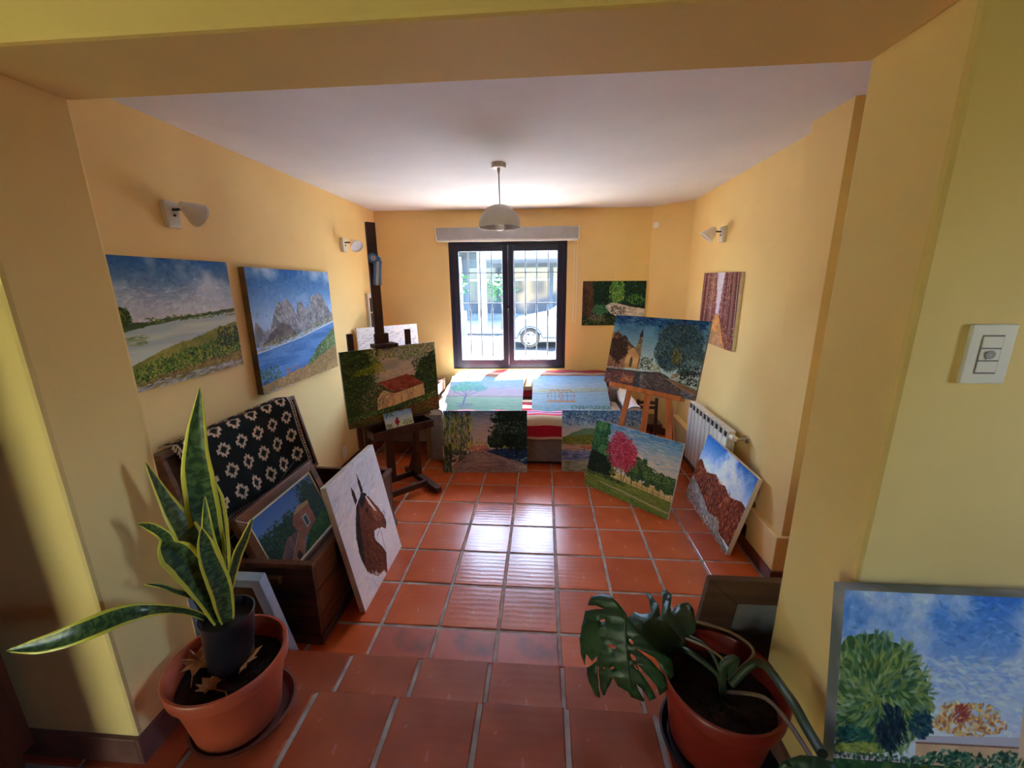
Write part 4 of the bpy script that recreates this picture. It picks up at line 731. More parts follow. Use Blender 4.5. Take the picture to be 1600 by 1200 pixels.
ebox('cross_rail', (-.29, .05, .62), (.29, .09, .67))
ebox('mast_block', (-.115, .03, 1.262), (-.002, .062, 1.36)); ebox('canvas_clamp', (-.15, -.055, 1.253), (.035, .062, 1.285))
tr = ebox('tray_bottom', (-.262, -.115, .548), (.268, .02, .56)); ebox('tray_front', (-.262, -.127, .545), (.268, -.113, .612)); ebox('tray_back', (-.262, .02, .548), (.268, .034, .645))
for x in (-.262, .256): ebox('tray_end', (x, -.113, .548), (x + .012, .02, .612))
ebox('canvas_ledge', (-.30, -.03, .634), (.30, .045, .650))
for x in (-.24, .19): MB().lathe([(.004, 0), (.014, .004), (.014, .018), (.004, .022)], EM @ Vector((x, .04, .52)), 12, axis=En).build('knob', BLACK, t, smooth=True)
# ribbon rosette pinned to the mast
t = thing('ribbon_rosette', 'light blue and white ribbon rosette pinned on the tall easel mast', 'ribbon', tuple(EM @ Vector((-.05, .06, 1.85))))
RBL = mat('sky_blue_ribbon', (104, 164, 222), .45); RWH = mat('white_ribbon', (236, 238, 242), .45)
def petal_ring(c, r0, r1, n, mt, nm, amp):
    mb = MB(); mb.grid(lambda a_, b_: EM @ Vector((c[0] + (r0 + (r1 - r0) * b_) * math.cos(6.2832 * a_), c[1] - .004 - amp * b_ * (1 + math.sin(6.2832 * a_ * n)) * .5, c[2] + (r0 + (r1 - r0) * b_) * math.sin(6.2832 * a_))), 60, 2); mb.build(nm, mt, t, smooth=True, solid=.001)
petal_ring((-.070, .062, 1.93), .004, .038, 11, RBL, 'rosette_ring', .02); petal_ring((-.070, .052, 1.93), .003, .02, 8, RWH, 'rosette_ring', .014); petal_ring((-.028, .060, 1.925), .003, .022, 6, RBL, 'rosette_knot', .016)
for k, (dx, mt) in enumerate(((-.022, RBL), (0, RWH), (.022, RBL))):
    mb = MB(); mb.grid(lambda a_, b_: EM @ Vector((-.048 + dx + (a_ - .5) * .022 + .018 * (1 - b_), .058 - .004 * math.sin(b_ * 5 + k), 1.915 - .185 * b_)), 2, 10); mb.build('ribbon_tail', mt, t, smooth=True, solid=.001)

# ---- pine tripod easel -----------------------------------------------------------------
Mc, a, b = frame_of(*CHU); cu = Mc.to_3x3() @ Vector((1, 0, 0)); cv = Mc.to_3x3() @ Vector((0, 1, 0)); cn = Mc.to_3x3() @ Vector((0, 0, 1)); c0 = Mc.translation
ch = Vector((cu.x, cu.y, 0)).normalized(); bk = Vector((-cn.x, -cn.y, 0)).normalized()
PB = c0 - cv * (b + .012)                              # ledge line centre
t = thing('display_easel', 'orange pine tripod easel holding the church painting', 'easel', (PB.x, PB.y, 0))
def at_e(x, q): p = c0 + cu * x - cn * .046 - cv * q; return p
def down(x_top, q_top, x_bot, zb, off=0.):           # straight leg in the canvas plane reaching height zb
    p0 = at_e(x_top, q_top) - cn * off; k = (p0.z - zb) / max(.05, cv.z); p1 = at_e(x_bot, q_top + k) - cn * off; return p0, p1
for (p0, p1) in (((.672, .17, 1.06), (.455, .03, .0)), ((.868, -.12, 1.03), (.862, -.36, .0))):
    MB().bar(Vector(p0) + bk * .035, Vector(p1) + bk * .035, .044, .022, up=cn).build('leg', PINE, t, bevel=.003)
MB().bar(Vector((.80, .04, 1.40)) + bk * .02, Vector((.655, -.16, .0)) + bk * .02, .046, .022, up=cn).build('mast', PINE, t, bevel=.003)
p0 = at_e(0, -.2) - cn * .06; p1 = Vector((p0.x, p0.y, .012)) + bk * .42; MB().bar(p0, p1, .04, .022, up=bk).build('rear_leg', PINE, t, bevel=.003)
led = MB().bar(PB - cu * .315 + cn * .0, PB + cu * .315 - cn * .0, .075, .024, up=cv).bar(PB - cu * .315 + cn * .036 + cv * .008, PB + cu * .315 + cn * .036 + cv * .008, .014, .036, up=cv).build('canvas_ledge', PINE, t, bevel=.003)

# ---- dark low chair in the corner behind the pine easel --------------------------------
t = thing('low_chair', 'low dark wooden chair in the corner behind the pine easel', 'chair', (1.0, .95, 0))
for x, y, z in ((.86, .74, .60), (1.06, .72, .62), (.86, 1.05, .33), (1.10, 1.03, .33)): MB().bar((x, y, 0), (x + (.0 if x < 1 else -.03), y - .03, z), .028, .028, up=(0, 1, 0)).build('leg', DKWOOD, t, bevel=.003)
MB().box((.84, .72, .30), (1.12, 1.08, .335)).build('seat', DKWOOD, t, bevel=.006)
for z in (.52, .57): MB().bar((.86, .715, z), (1.04, .695, z), .02, .03).build('back_rail', DKWOOD, t, bevel=.003)
MB().bar((.87, .73, .14), (1.05, .71, .14), .02, .025).build('stretcher', DKWOOD, t, bevel=.003)

# ---- sofa under the window, blanket ----------------------------------------------------
GREYF = mat('grey_upholstery', (146, 138, 136), .95, (130, 122, 120), 30, bump=.2, bscale=150)
WHITEF = mat('white_sofa_cover', (226, 220, 216), .9, (212, 206, 204), 12, bump=.2, bscale=60)
BLK = mat('dark_plinth', (40, 34, 34), .8)
t = thing('sofa', 'grey sofa with white cover under the window, behind the floor paintings', 'sofa', (-.18, .95, 0))
SX0, SX1, SF = -1.19, .83, .452
MB().box((SX0 + .1, SF, .02), (SX1 - .1, 1.40, .40)).build('base', GREYF, t, bevel=.015)
MB().box((SX0 + .12, SF + .02, 0), (SX1 - .12, 1.38, .022)).build('plinth', BLK, t)
for x0, x1 in ((SX0 + .125, -.185), (-.175, SX1 - .125)): MB().box((x0, SF - .012, .40), (x1, 1.02, .49)).build('seat_cushion', WHITEF, t, bevel=.03, smooth=True, seg=4)
MB().prism([(1.02, .40), (1.02, .62), (1.10, .715), (1.20, .735), (1.40, .735), (1.40, .40)], SX0 + .1, SX1 - .1, Matrix(((0, 0, 1, 0), (1, 0, 0, 0), (0, 1, 0, 0), (0, 0, 0, 1)))).build('backrest', GREYF, t, bevel=.02, smooth=True, seg=3)
for x0, x1, tall in ((SX0, SX0 + .12, .555), (SX1 - .12, SX1, .60)):
    MB().box((x0, SF - .02, .02), (x1, 1.40, tall - .045)).build('arm', GREYF, t, bevel=.015)
    mb = MB(); xc = (x0 + x1) / 2
    mb.grid(lambda a_, b_: Vector((xc - .068 * math.cos(math.pi * a_) - 0.0, SF - .024 + (1.42 - SF) * b_, tall - .055 + .06 * math.sin(math.pi * a_) ** .6 + .006 * math.sin(b_ * 23 + a_ * 9) + .14 * max(0, b_ - .45))), 14, 24)
    mb.add([(xc - .068 * math.cos(math.pi * k / 14), SF - .024, tall - .055 + .06 * math.sin(math.pi * k / 14) ** .6 + .006 * math.sin(k / 14 * 9)) for k in range(15)], [list(range(15))])
    mb.build('arm_cover', WHITEF, t, smooth=True)
    MB().tube([(xc - .069 * math.cos(math.pi * k / 14), SF - .026, tall - .055 + .061 * math.sin(math.pi * k / 14) ** .6) for k in range(15)], .005, 6).build('piping', mat('dark_piping', (92, 82, 80), .8), t, smooth=True)
# striped blanket: profile up the front, over the seat, up the backrest
prof = [(SF - .034, .26), (SF - .032, .36), (SF - .034, .47), (SF - .008, .508), (.56, .502), (.75, .502), (.98, .506), (1.0, .52), (1.03, .64), (1.10, .734), (1.2, .752), (1.36, .752)]
cum = [0]
for (y0, z0), (y1, z1) in zip(prof, prof[1:]): cum.append(cum[-1] + math.hypot(y1 - y0, z1 - z0))
def along(f):
    s = f * cum[-1]
    for i in range(len(prof) - 1):
        if s <= cum[i + 1] + 1e-9:
            q = (s - cum[i]) / (cum[i + 1] - cum[i]); return prof[i][0] + (prof[i + 1][0] - prof[i][0]) * q, prof[i][1] + (prof[i + 1][1] - prof[i][1]) * q
    return prof[-1]
class Stripes:
    pass
def pic_stripes():
    p = Pic(64, 512, 30); p.im[:] = (226, 216, 200)
    seq = [(0, .012, (150, 116, 100)), (.02, .028, (196, 170, 150)), (.03, .115, (168, 30, 54)), (.115, .2, (226, 214, 198)), (.2, .235, (196, 44, 76)), (.235, .25, (230, 190, 196)), (.25, .28, (92, 52, 110)), (.28, .3, (226, 150, 170)), (.3, .345, (170, 24, 46)), (.345, .44, (232, 222, 214)), (.44, .50, (204, 50, 86)), (.50, .53, (110, 80, 84)), (.53, .58, (228, 220, 206)), (.58, .63, (90, 70, 70)), (.63, .68, (170, 50, 70)), (.68, .72, (190, 170, 150)), (.72, .77, (120, 78, 60)), (.77, .80, (160, 132, 110)), (.80, .85, (112, 76, 60)), (.85, .89, (150, 120, 96)), (.89, .92, (104, 70, 56)), (.92, 1.01, (140, 34, 44))]
    for y0, y1, c in seq: m_ = (1 - p.Y >= y0) & (1 - p.Y < y1); p.im[m_] = c
    p.im += p.r.randn(512, 64, 1) * 5; return p
mb = MB(); mb.grid(lambda a_, b_: (lambda q: Vector((-1.0 + 1.62 * a_, q[0] - .002 * math.sin(a_ * 40 + b_ * 6), q[1] + .004 * math.sin(a_ * 31 + b_ * 17) + (.004 if .3 < b_ < .6 else 0))))(along(b_)), 60, 44)
bl = mb.build('striped_blanket', picture('blanket_stripes', pic_stripes(), .9), None, smooth=True, solid=.006)
tag(bl, 'red and white striped woven blanket draped over the sofa seat and back', 'blanket')

# ---- low dark table in the left corner, breaker panel ----------------------------------
t = thing('side_table', 'low dark wooden table in the corner behind the tall easel', 'table', (-1.52, .82, 0))
MB().box((-1.90, .50, .67), (-1.21, 1.20, .70)).build('table_top', DKWOOD, t, bevel=.004)
for (x, y) in ((-1.235, .525), (-1.875, .525), (-1.235, 1.17), (-1.875, 1.17)): MB().bar((x, y, 0), (x, y, .67), .036, .05, up=(1, 0, 0)).build('leg', LEGW, t, bevel=.003)
MB().box((-1.86, .52, .57), (-1.25, .54, .67)).build('apron', DKWOOD, t); MB().box((-1.24, .54, .57), (-1.22, 1.16, .67)).build('apron', DKWOOD, t); MB().box((-1.86, .52, .16), (-1.25, 1.16, .185)).build('shelf', DKWOOD, t, bevel=.003)
t = thing('breaker_panel', 'white framed breaker panel with smoked doors on left wall behind the easel mast', 'panel', (XL, 1.13, 1.2))
y0, y1, z0, z1 = 1.0, 1.27, 1.18, 1.65
MB().box((XL, y0, z0), (XL + .03, y0 + .03, z1)).box((XL, y1 - .03, z0), (XL + .03, y1, z1)).box((XL, y0 + .03, z0), (XL + .03, y1 - .03, z0 + .03)).box((XL, y0 + .03, z1 - .05), (XL + .03, y1 - .03, z1)).box((XL, y0 + .03, 1.44), (XL + .03, y1 - .03, 1.452)).build('panel_frame', WHITE, t, bevel=.003)
for za, zb in ((z0 + .03, 1.44), (1.452, z1 - .05)): MB().box((XL, y0 + .03, za), (XL + .02, y1 - .03, zb)).build('smoked_door', mat('smoked_plastic', (84, 66, 56), .25), t)

# ---- pendant lamp ----------------------------------------------------------------------
pc = Vector((-.405, -.23, 0)); t = thing('pendant_lamp', 'white dome pendant lamp hanging in front of the window', 'lamp', (pc.x, pc.y, ZC))
LG = mat('lamp_grey_white', (206, 202, 198), .5)
MB().lathe([(.001, ZC - .028), (.046, ZC - .028), (.05, ZC - .022), (.05, ZC), (.001, ZC)], pc, 32).build('ceiling_cap', LG, t, smooth=True)
MB().tube([(pc.x, pc.y, ZC - .028), (pc.x + .004, pc.y, 2.262)], .004, 8).build('cord', mat('lamp_cord', (170, 168, 170), .6), t, smooth=True)
MB().lathe([(.006, ZC - .06), (.010, ZC - .045), (.010, ZC - .028)], pc, 12).build('cord_grip', LG, t, smooth=True)
pr = [(.012, 2.266), (.05, 2.262), (.086, 2.246), (.118, 2.216), (.138, 2.18), (.147, 2.145), (.148, 2.118)]
MB().lathe(pr + [(r - .004, z) for r, z in pr[::-1]], pc, 48).build('shade', LG, t, smooth=True)
MB().lathe([(.014, 2.255), (.018, 2.22), (.018, 2.19)], pc, 16, cap1=True).build('socket', WHITE, t, smooth=True)
MB().lathe([(.012, 2.19), (.022, 2.165), (.031, 2.14), (.033, 2.122), (.028, 2.105), (.015, 2.097), (.001, 2.095)], pc, 24).build('bulb', mat('bulb_glass', (244, 244, 242), .15), t, smooth=True)

# ---- wall spot lamps -------------------------------------------------------------------
def spot(label, plate, n, e, tip, axis, L_=.09, r0=.017, r1=.06, pw=.075, ph=.125):
    plate = Vector(plate); n = Vector(n).normalized(); e = Vector(e).normalized(); z = Vector((0, 0, 1)); axis = Vector(axis).normalized(); tip = Vector(tip)
    t = thing('wall_spotlight', label, 'lamp', tuple(plate))
    M = Matrix((e, z, n)).transposed().to_4x4(); M.translation = plate
    MB().box((-pw / 2, -ph / 2, 0), (pw / 2, ph / 2, .03), M).build('wall_plate', WMETAL, t, bevel=.004)
    MB().lathe([(.004, 0), (.006, .002), (.006, .008), (.001, .01)], M @ Vector((.0, -.005, .03)), 10, axis=n).build('screw', BLACK, t)
    mid = tip + axis * L_ * .4
    MB().tube([M @ Vector((0, .022, .028)), M @ Vector((0, .022, .05)), mid - axis * .0], .0065, 8).build('arm', BLACK, t, smooth=True)
    MB().lathe([(.001, 0), (r0, .002), (r0 + .002, .008), (r1, L_), (r1, L_ + .012), (r1 - .004, L_ + .012), (r0, .02), (.001, .018)], tip, 40, axis=axis).build('lamp_shade', WMETAL, t)
    MB().lathe([(.001, L_), (r1 - .006, L_ + .002), (r1 - .006, L_ - .006)], tip, 24, axis=axis).build('lamp_glass', mat('frosted_glass', (206, 206, 214), .3), t, smooth=True)
spot('white spotlight on the left wall above the marsh painting', (XL, -1.215, 2.085), (1, 0, 0), (0, 1, 0), (-1.885, -1.235, 2.128), (.25, .85, -.42))
spot('white spotlight on left wall beyond the mountain painting, lamp face turned outwards', (XL, .60, 2.10), (1, 0, 0), (0, 1, 0), (-1.885, .625, 2.145), (.62, -.45, -.62))
spot('white spotlight on the right wall above the autumn forest painting', (1.398, .41, 2.11), (-1, 0, 0), (0, -1, 0), (1.315, .40, 2.165), (-.62, .1, -.75))

# ---- switches, covers ------------------------------------------------------------------
def plate(name, label, cat, M, w_, h_, d=.008, ncell=3, knob=False):
    t = thing(name, label, cat, tuple(M.translation))
    MB().box((-w_ / 2, -h_ / 2, 0), (w_ / 2, h_ / 2, d), M).build('face_plate', WHITE, t, bevel=.003)
    ch_ = h_ * .62 / ncell
    for i in range(ncell):
        y = -h_ * .31 + i * ch_
        o = MB().box((-w_ * .22, y + .0012, d - .001), (w_ * .22, y + ch_ - .0012, d + .002), M).build('module_insert', WHITE, t, bevel=.001)
        if knob and i == 1: MB().lathe([(.009, d + .001), (.009, d + .004), (.001, d + .004)], M @ Vector((.0, y + ch_ / 2, 0)), 20, axis=M.to_3x3() @ Vector((0, 0, 1))).build('dimmer_dial', mat('grey_dial', (150, 152, 156), .4), o)
    MB().box((-w_ * .235, -h_ * .325, d - .002), (w_ * .235, h_ * .325, d + .0006), M).build('module_gap', mat('plate_gap', (110, 112, 116), .6), t)
    return t
Mp = Matrix(((1, 0, 0, .8045), (0, 0, -1, YF), (0, 1, 0, 1.579), (0, 0, 0, 1)))
plate('wall_switch', 'white three module wall switch right of the opening', 'switch', Mp, .086, .122, knob=True)
Mp = Matrix(((0, 0, 1, XL), (1, 0, 0, .205), (0, 1, 0, .19), (0, 0, 0, 1)))
plate('wall_socket', 'small white socket low on left wall behind the horse portrait', 'socket', Mp, .075, .11, ncell=2)
ce = atY(1026, 350, 1.50); cp = Bp + D * .03; Q = Bp + D * .055; Q.z = 2.335
tag(MB().lathe([(.001, .022), (.028, .022), (.036, .016), (.038, 0)], Q, 28, axis=-Nn).build('round_cover', WHITE, smooth=True), 'small round white cover high on corner wall beside the back wall', 'cover')

# ---- radiator --------------------------------------------------------------------------
t = thing('radiator', 'white sectional radiator on the right wall below the autumn painting', 'radiator', (1.32, .08, .1))
RX, N_, Y0r, Y1r = 1.268, 10, .47, -.335
W_ = (Y0r - Y1r) / N_; RAD = mat('radiator_white', (226, 222, 214), .4, (218, 212, 204), 3)
for k in range(N_):
    ya = Y0r - k * W_ - .005; yb = Y0r - (k + 1) * W_ + .005
    mb = MB().box((RX, yb, .115), (RX + .012, ya, .60)); mb.box((RX + .012, yb + .026, .13), (RX + .05, ya - .026, .65))
    mb.box((RX + .012, yb - .003, .64), (RX + .06, ya + .003, .66)); mb.box((RX + .05, yb, .14), (RX + .06, ya, .65))
    mb.add([(RX + .012, yb, .585), (RX + .012, ya, .585), (RX + .03, ya, .64), (RX + .03, yb, .64)], [(0, 1, 2, 3)])
    for q in (yb, ya - .008): mb.box((RX + .002, q, .595), (RX + .03, q + .008, .655))
    MB().box((RX + .008, yb + .009, .604), (RX + .02, ya - .009, .642)).build('slot_shade_plate', BLACK, t)  # black plate set in to paint the shade inside the top opening
    mb.build('radiator_section', RAD, t, bevel=.002)
for z in (.16, .62): MB().tube([(RX + .032, Y0r, z), (RX + .032, Y1r - .008, z)], .019, 12).build('header_pipe', RAD, t, smooth=True)
MB().tube([(RX + .032, Y1r, .62), (RX + .032, Y1r - .05, .62), (RX + .06, Y1r - .055, .62), (1.40, Y1r - .055, .62)], .011, 10).build('valve_pipe', STEEL, t, smooth=True)
MB().lathe([(.022, 0), (.022, .05), (.016, .056), (.001, .056)], (RX + .032, Y1r - .005, .62), 16, axis=(0, -1, 0)).build('valve_cap', WHITE, t, smooth=True)
MB().lathe([(.03, 0), (.028, .008), (.012, .014)], (1.388, Y1r - .055, .62), 20, axis=(-1, 0, 0)).build('pipe_rosette', STEEL, t, smooth=True)
# ---- open chest ------------------------------------------------------------------------
CX0, CX1, CY0, CY1, CZ = -1.80, -1.174, -1.682, -.66, .455
t = thing('wooden_chest', 'open dark wooden chest along the left wall, holding framed paintings', 'chest', (-1.47, -1.17, 0))
for x0, x1, nm in ((CX1 - .022, CX1, 'front_plank'), (CX0, CX0 + .022, 'back_plank')):
    for k in range(3): z0 = .012 + k * .14; MB().box((x0, CY0 + .022, z0), (x1, CY1 - .022, z0 + .136)).build(nm, CHWOOD, t, bevel=.003)
for y0, y1 in ((CY0, CY0 + .022), (CY1 - .022, CY1)):
    for k in range(3): z0 = .012 + k * .14; MB().box((CX0, y0, z0), (CX1, y1, z0 + .136)).build('end_plank', CHDARK, t, bevel=.003)
for a_, b_ in (((CX0 - .01, CY0 - .012, 0), (CX1 + .012, CY1 + .012, .045)),): MB().box((a_[0], a_[1], 0), (b_[0], CY0 + .004, .05)).box((a_[0], CY1 - .004, 0), (b_[0], b_[1], .05)).box((CX1 - .004, CY0, 0), (b_[0], CY1, .05)).build('skirting', CHDARK, t, bevel=.004)
for nm, lo, hi in (('rim_rail', (CX0, CY0 - .008, .428), (CX1 + .008, CY0 + .026, CZ)), ('rim_rail', (CX0, CY1 - .026, .428), (CX1 + .008, CY1 + .008, CZ)), ('rim_rail', (CX1 - .026, CY0 + .026, .428), (CX1 + .008, CY1 - .026, CZ)), ('rim_rail', (CX0 - .006, CY0 + .026, .428), (CX0 + .026, CY1 - .026, CZ))): MB().box(lo, hi).build(nm, CHWOOD, t, bevel=.004)
MB().box((CX0 + .022, CY0 + .022, .18), (CX1 - .022, CY1 - .022, .205)).build('inner_floor', CHDARK, t)
MB().box((-1.53, CY0 - .024, .352), (-1.33, CY0 + .002, .385)).build('end_handle', CHWOOD, t, bevel=.005)
for y in (-1.45, -.85): MB().box((CX1 - .001, y - .02, .30), (CX1 + .004, y + .02, .42)).build('hasp', BLACK, t)
# lid, leaning back to the wall
LM = Matrix(((0, math.sin(R(12)) * -1, math.cos(R(12)), CX0 + .02), (1, 0, 0, 0), (0, math.cos(R(12)), math.sin(R(12)), .458), (0, 0, 0, 1)))   # local x = along Y, y = up the lid, z = towards room
lid = MB().box((CY0 + .0, 0, -.012), (CY1, .53, .008), LM).build('lid', CHWOOD, t, bevel=.003)
for lo, hi in (((CY0, 0, .008), (CY1, .024, .075)), ((CY0, .506, .008), (CY1, .53, .075)), ((CY0, .024, .008), (CY0 + .024, .506, .075)), ((CY1 - .024, .024, .008), (CY1, .506, .075))): MB().box(lo, hi, LM).build('lid_rail', CHWOOD, lid, bevel=.003)
# poncho with stepped diamonds
def pic_poncho():
    p = Pic(330, 220, 31); p.im[:] = (24, 26, 26); p.im += p.r.randn(220, 330, 1) * 4
    rows = ['....X....', '..XXXXX..', '..XX.XX..', 'XXX...XXX', 'XX.....XX', 'XXX...XXX', '..XX.XX..', '..XXXXX..', '....X....']
    for cx in range(6):
        for cy in range(6):
            for j, r_ in enumerate(rows):
                for i, q in enumerate(r_):
                    if q == 'X':
                        x = 12 + cx * 54 + i * 4; y = 2 + cy * 36 + j * 3; p.im[y:y + 3, x:x + 4] = np.array((206, 182, 156)) + p.r.randn(1, 1, 1) * 9
    for x in range(0, 330, 3): 
        if (x // 3) % 2 == 0: p.im[216:, x:x + 2] = (190, 170, 150)
    p.im[:, :3] = (170, 156, 140); p.im[:, -3:] = (170, 156, 140); return p
PT = [(.02, .545, -.018), (.2, .55, .0), (.36, .545, .06), (.40, .541, .082), (.46, .50, .094), (.60, .40, .088), (.8, .24, .08), (1.0, .07, .086)]
def ppt(f):
    for (f0, y0, z0), (f1, y1, z1) in zip(PT, PT[1:]):
        if f <= f1: q = max(0, (f - f0) / (f1 - f0)); return y0 + (y1 - y0) * q, z0 + (z1 - z0) * q
    return PT[-1][1:]
mb = MB()
def pp(a_, b_):
    f = .02 + (1 - b_) * .98; y, z = ppt(f); drop = max(0, f - .42)
    x = CY0 + .085 + a_ * .845 + drop * .06 * math.sin(a_ * 5 + 1)
    return LM @ Vector((x, y + .018 * math.sin(a_ * 7 + .5) * drop, z + .012 * drop * math.sin(a_ * 19 + 2) + .006 * drop * math.sin(a_ * 41)))
mb.grid(pp, 64, 44)
po = mb.build('patterned_poncho', picture('poncho_weave', pic_poncho(), .95), None, smooth=True, solid=.005)
tag(po, 'black woven poncho with beige stepped diamonds hung over the chest lid', 'poncho')
mb = MB()
for a_ in (0, 1):
    for k in range(34):
        b_ = k / 33 * .64; p = pp(a_, b_); s = 1 if a_ else -1
        mb.tube([p, p + LM.to_3x3() @ Vector((s * .014, -.004 + RNG.uniform(-.006, .006), .006)), p + LM.to_3x3() @ Vector((s * .022, -.02 + RNG.uniform(-.006, .004), .004))], .0028, 4)
fr_ = mb.build('fringe', mat('cream_yarn', (206, 190, 168), .95), None); fr_.parent = po; fr_['kind'] = 'stuff'

# ---- potted plants ---------------------------------------------------------------------
def pot(name, label, c, r_top, r_bot, h, m_, saucer_r, saucer_m, sdx=(0, 0)):
    c = Vector(c); t = thing(name, label, 'plant', tuple(c))
    th = .008; z0 = .016
    pr = [(.001, z0), (r_bot - .006, z0), (r_bot, z0 + .006), (r_bot + (r_top - .012 - r_bot) * .5, z0 + (h - z0) * .47), (r_top - .014, h - .05), (r_top - .012, h - .046), (r_top - .002, h - .044), (r_top + .002, h - .006), (r_top - .002, h), (r_top - .010, h), (r_top - .014, h - .008), (r_top - .02, h - .05), (r_bot - .004, z0 + .03), (.001, z0 + .03)]
    MB().lathe(pr, c, 64).build('pot', m_, t, smooth=True)
    sc = c + Vector((sdx[0], sdx[1], 0)); MB().lathe([(.001, .002), (saucer_r - .02, .002), (saucer_r, .03), (saucer_r + .004, .036), (saucer_r - .004, .036), (saucer_r - .022, .012), (.001, .012)], sc, 56).build('saucer', saucer_m, t, smooth=True)
    return t
def soil(t, c, r, z, nm='soil'):
    mb = MB(); mb.grid(lambda a_, b_: Vector((c[0] + r * b_ * math.cos(6.28319 * a_), c[1] + r * b_ * math.sin(6.28319 * a_), z + .008 * math.sin(a_ * 37 + b_ * 11) * math.sin(b_ * 23))), 48, 12, uv=False); return mb.build(nm, SOIL, t, smooth=True)
def leaf_material(name, dark, light, margin, band=.5):
    mt = bpy.data.materials.new(name); mt.use_nodes = True; n = mt.node_tree; L = n.links.new; b = n.nodes['Principled BSDF']; b.inputs['Roughness'].default_value = .32
    uv = n.nodes.new('ShaderNodeUVMap'); sp = n.nodes.new('ShaderNodeSeparateXYZ'); L(uv.outputs[0], sp.inputs[0])
    s1 = n.nodes.new('ShaderNodeMath'); s1.operation = 'SUBTRACT'; s1.inputs[1].default_value = .5; L(sp.outputs[0], s1.inputs[0])
    ab = n.nodes.new('ShaderNodeMath'); ab.operation = 'ABSOLUTE'; L(s1.outputs[0], ab.inputs[0])
    mp = n.nodes.new('ShaderNodeMapping'); mp.inputs['Scale'].default_value = (3, 34, 1); L(uv.outputs[0], mp.inputs[0])
    nz = n.nodes.new('ShaderNodeTexNoise'); nz.inputs['Scale'].default_value = 1.; nz.inputs['Detail'].default_value = 3; nz.inputs['Distortion'].default_value = .6; L(mp.outputs[0], nz.inputs['Vector'])
    rp = n.nodes.new('ShaderNodeValToRGB'); rp.color_ramp.elements[0].position = .42; rp.color_ramp.elements[1].position = .62; rp.color_ramp.elements[0].color = lin(dark); rp.color_ramp.elements[1].color = lin(light); L(nz.outputs['Fac'], rp.inputs[0])
    n3 = n.nodes.new('ShaderNodeTexNoise'); n3.inputs['Scale'].default_value = 9; L(uv.outputs[0], n3.inputs['Vector'])
    ad = n.nodes.new('ShaderNodeMath'); ad.operation = 'MULTIPLY_ADD'; ad.inputs[1].default_value = .1; L(n3.outputs['Fac'], ad.inputs[0]); L(ab.outputs[0], ad.inputs[2])
    gt = n.nodes.new('ShaderNodeMath'); gt.operation = 'GREATER_THAN'; gt.inputs[1].default_value = .42; L(ad.outputs[0], gt.inputs[0])
    mx = n.nodes.new('ShaderNodeMix'); mx.data_type = 'RGBA'; L(gt.outputs[0], mx.inputs[0]); L(rp.outputs[0], mx.inputs[6]); mx.inputs[7].default_value = lin(margin); L(mx.outputs[2], b.inputs['Base Color']); return mt
SNAKE = leaf_material('snake_leaf', (36, 62, 36), (84, 112, 66), (214, 206, 76))
def smooth_path(pts, n):
    pts = [Vector(p) for p in pts]; out = []
    for i in range(n + 1):
        f = i / n * (len(pts) - 1); k = min(int(f), len(pts) - 2); q = f - k
        p0, p1, p2, p3 = pts[max(k - 1, 0)], pts[k], pts[k + 1], pts[min(k + 2, len(pts) - 1)]
        out.append(.5 * (2 * p1 + (p2 - p0) * q + (2 * p0 - 5 * p1 + 4 * p2 - p3) * q * q + (3 * p1 - p0 - 3 * p2 + p3) * q ** 3))
    return out
def blade(t, pts, widths, face, mt=SNAKE, name='leaf', twist=(0, 0), cup=.25, n=30):
    path = smooth_path(pts, n); mb = MB(); face = Vector(face).normalized(); nx = 6
    wd = lambda f: np.interp(f, np.linspace(0, 1, len(widths)), widths)
    def P(a_, b_):
        i = min(int(round(b_ * n)), n); tg = (path[min(i + 1, n)] - path[max(i - 1, 0)]).normalized()
        q = Matrix.Rotation(twist[0] + (twist[1] - twist[0]) * b_, 3, tg); side = (q @ tg.cross(face)).normalized(); nn = side.cross(tg)
        x = (a_ - .5) * 2; w_ = wd(b_) * .5; return path[i] + side * x * w_ - nn * (cup * w_ * (1 - x * x))
    mb.grid(P, nx, n); return mb.build(name, mt, t, smooth=True, solid=.003)
LP = Vector((-1.145, -2.225, H2))
tl = pot('potted_snake_plant', 'snake plant with yellow edged leaves in terracotta pot, left of the opening', LP, .178, .128, .272, TERRA, .158, mat('saucer_brown', (104, 52, 40), .5), (.012, .01))
soil(tl, LP, .158, LP.z + .20)
NP = Vector((-1.165, -2.195, LP.z + .212)); NM = Matrix.Translation(NP) @ Matrix.Rotation(R(6), 4, 'Y')
mb = MB(); pr = [(.001, .0), (.066, 0), (.068, .01), (.078, .19), (.081, .205), (.076, .207), (.07, .17), (.001, .168)]
mb.lathe(pr, (0, 0, 0), 40); mb.v = [tuple(NM @ Vector(p) + Vector((0, 0, .004 * math.sin(17 * p[0]) if p[2] > .15 else 0))) for p in mb.v]
mb.build('nursery_bag', mat('black_polythene', (30, 30, 38), .35, (20, 20, 26), 9, bump=.3), tl, smooth=True)
ft = (-CAM + LP).normalized() * -1
def sp(*q): return [atY(u, v, y) for u, v, y in q]
blade(tl, sp((352, 965, -2.20), (335, 880, -2.195), (318, 800, -2.185), (306, 710, -2.17), (313, 605, -2.16)), [.035, .042, .078, .088, .082, .052, .002], ft, twist=(.15, -.25), name='leaf')
blade(tl, sp((342, 965, -2.22), (322, 890, -2.22), (296, 838, -2.23), (262, 785, -2.24), (227, 722, -2.25)), [.03, .04, .07, .078, .06, .03, .002], ft, twist=(.3, .5))
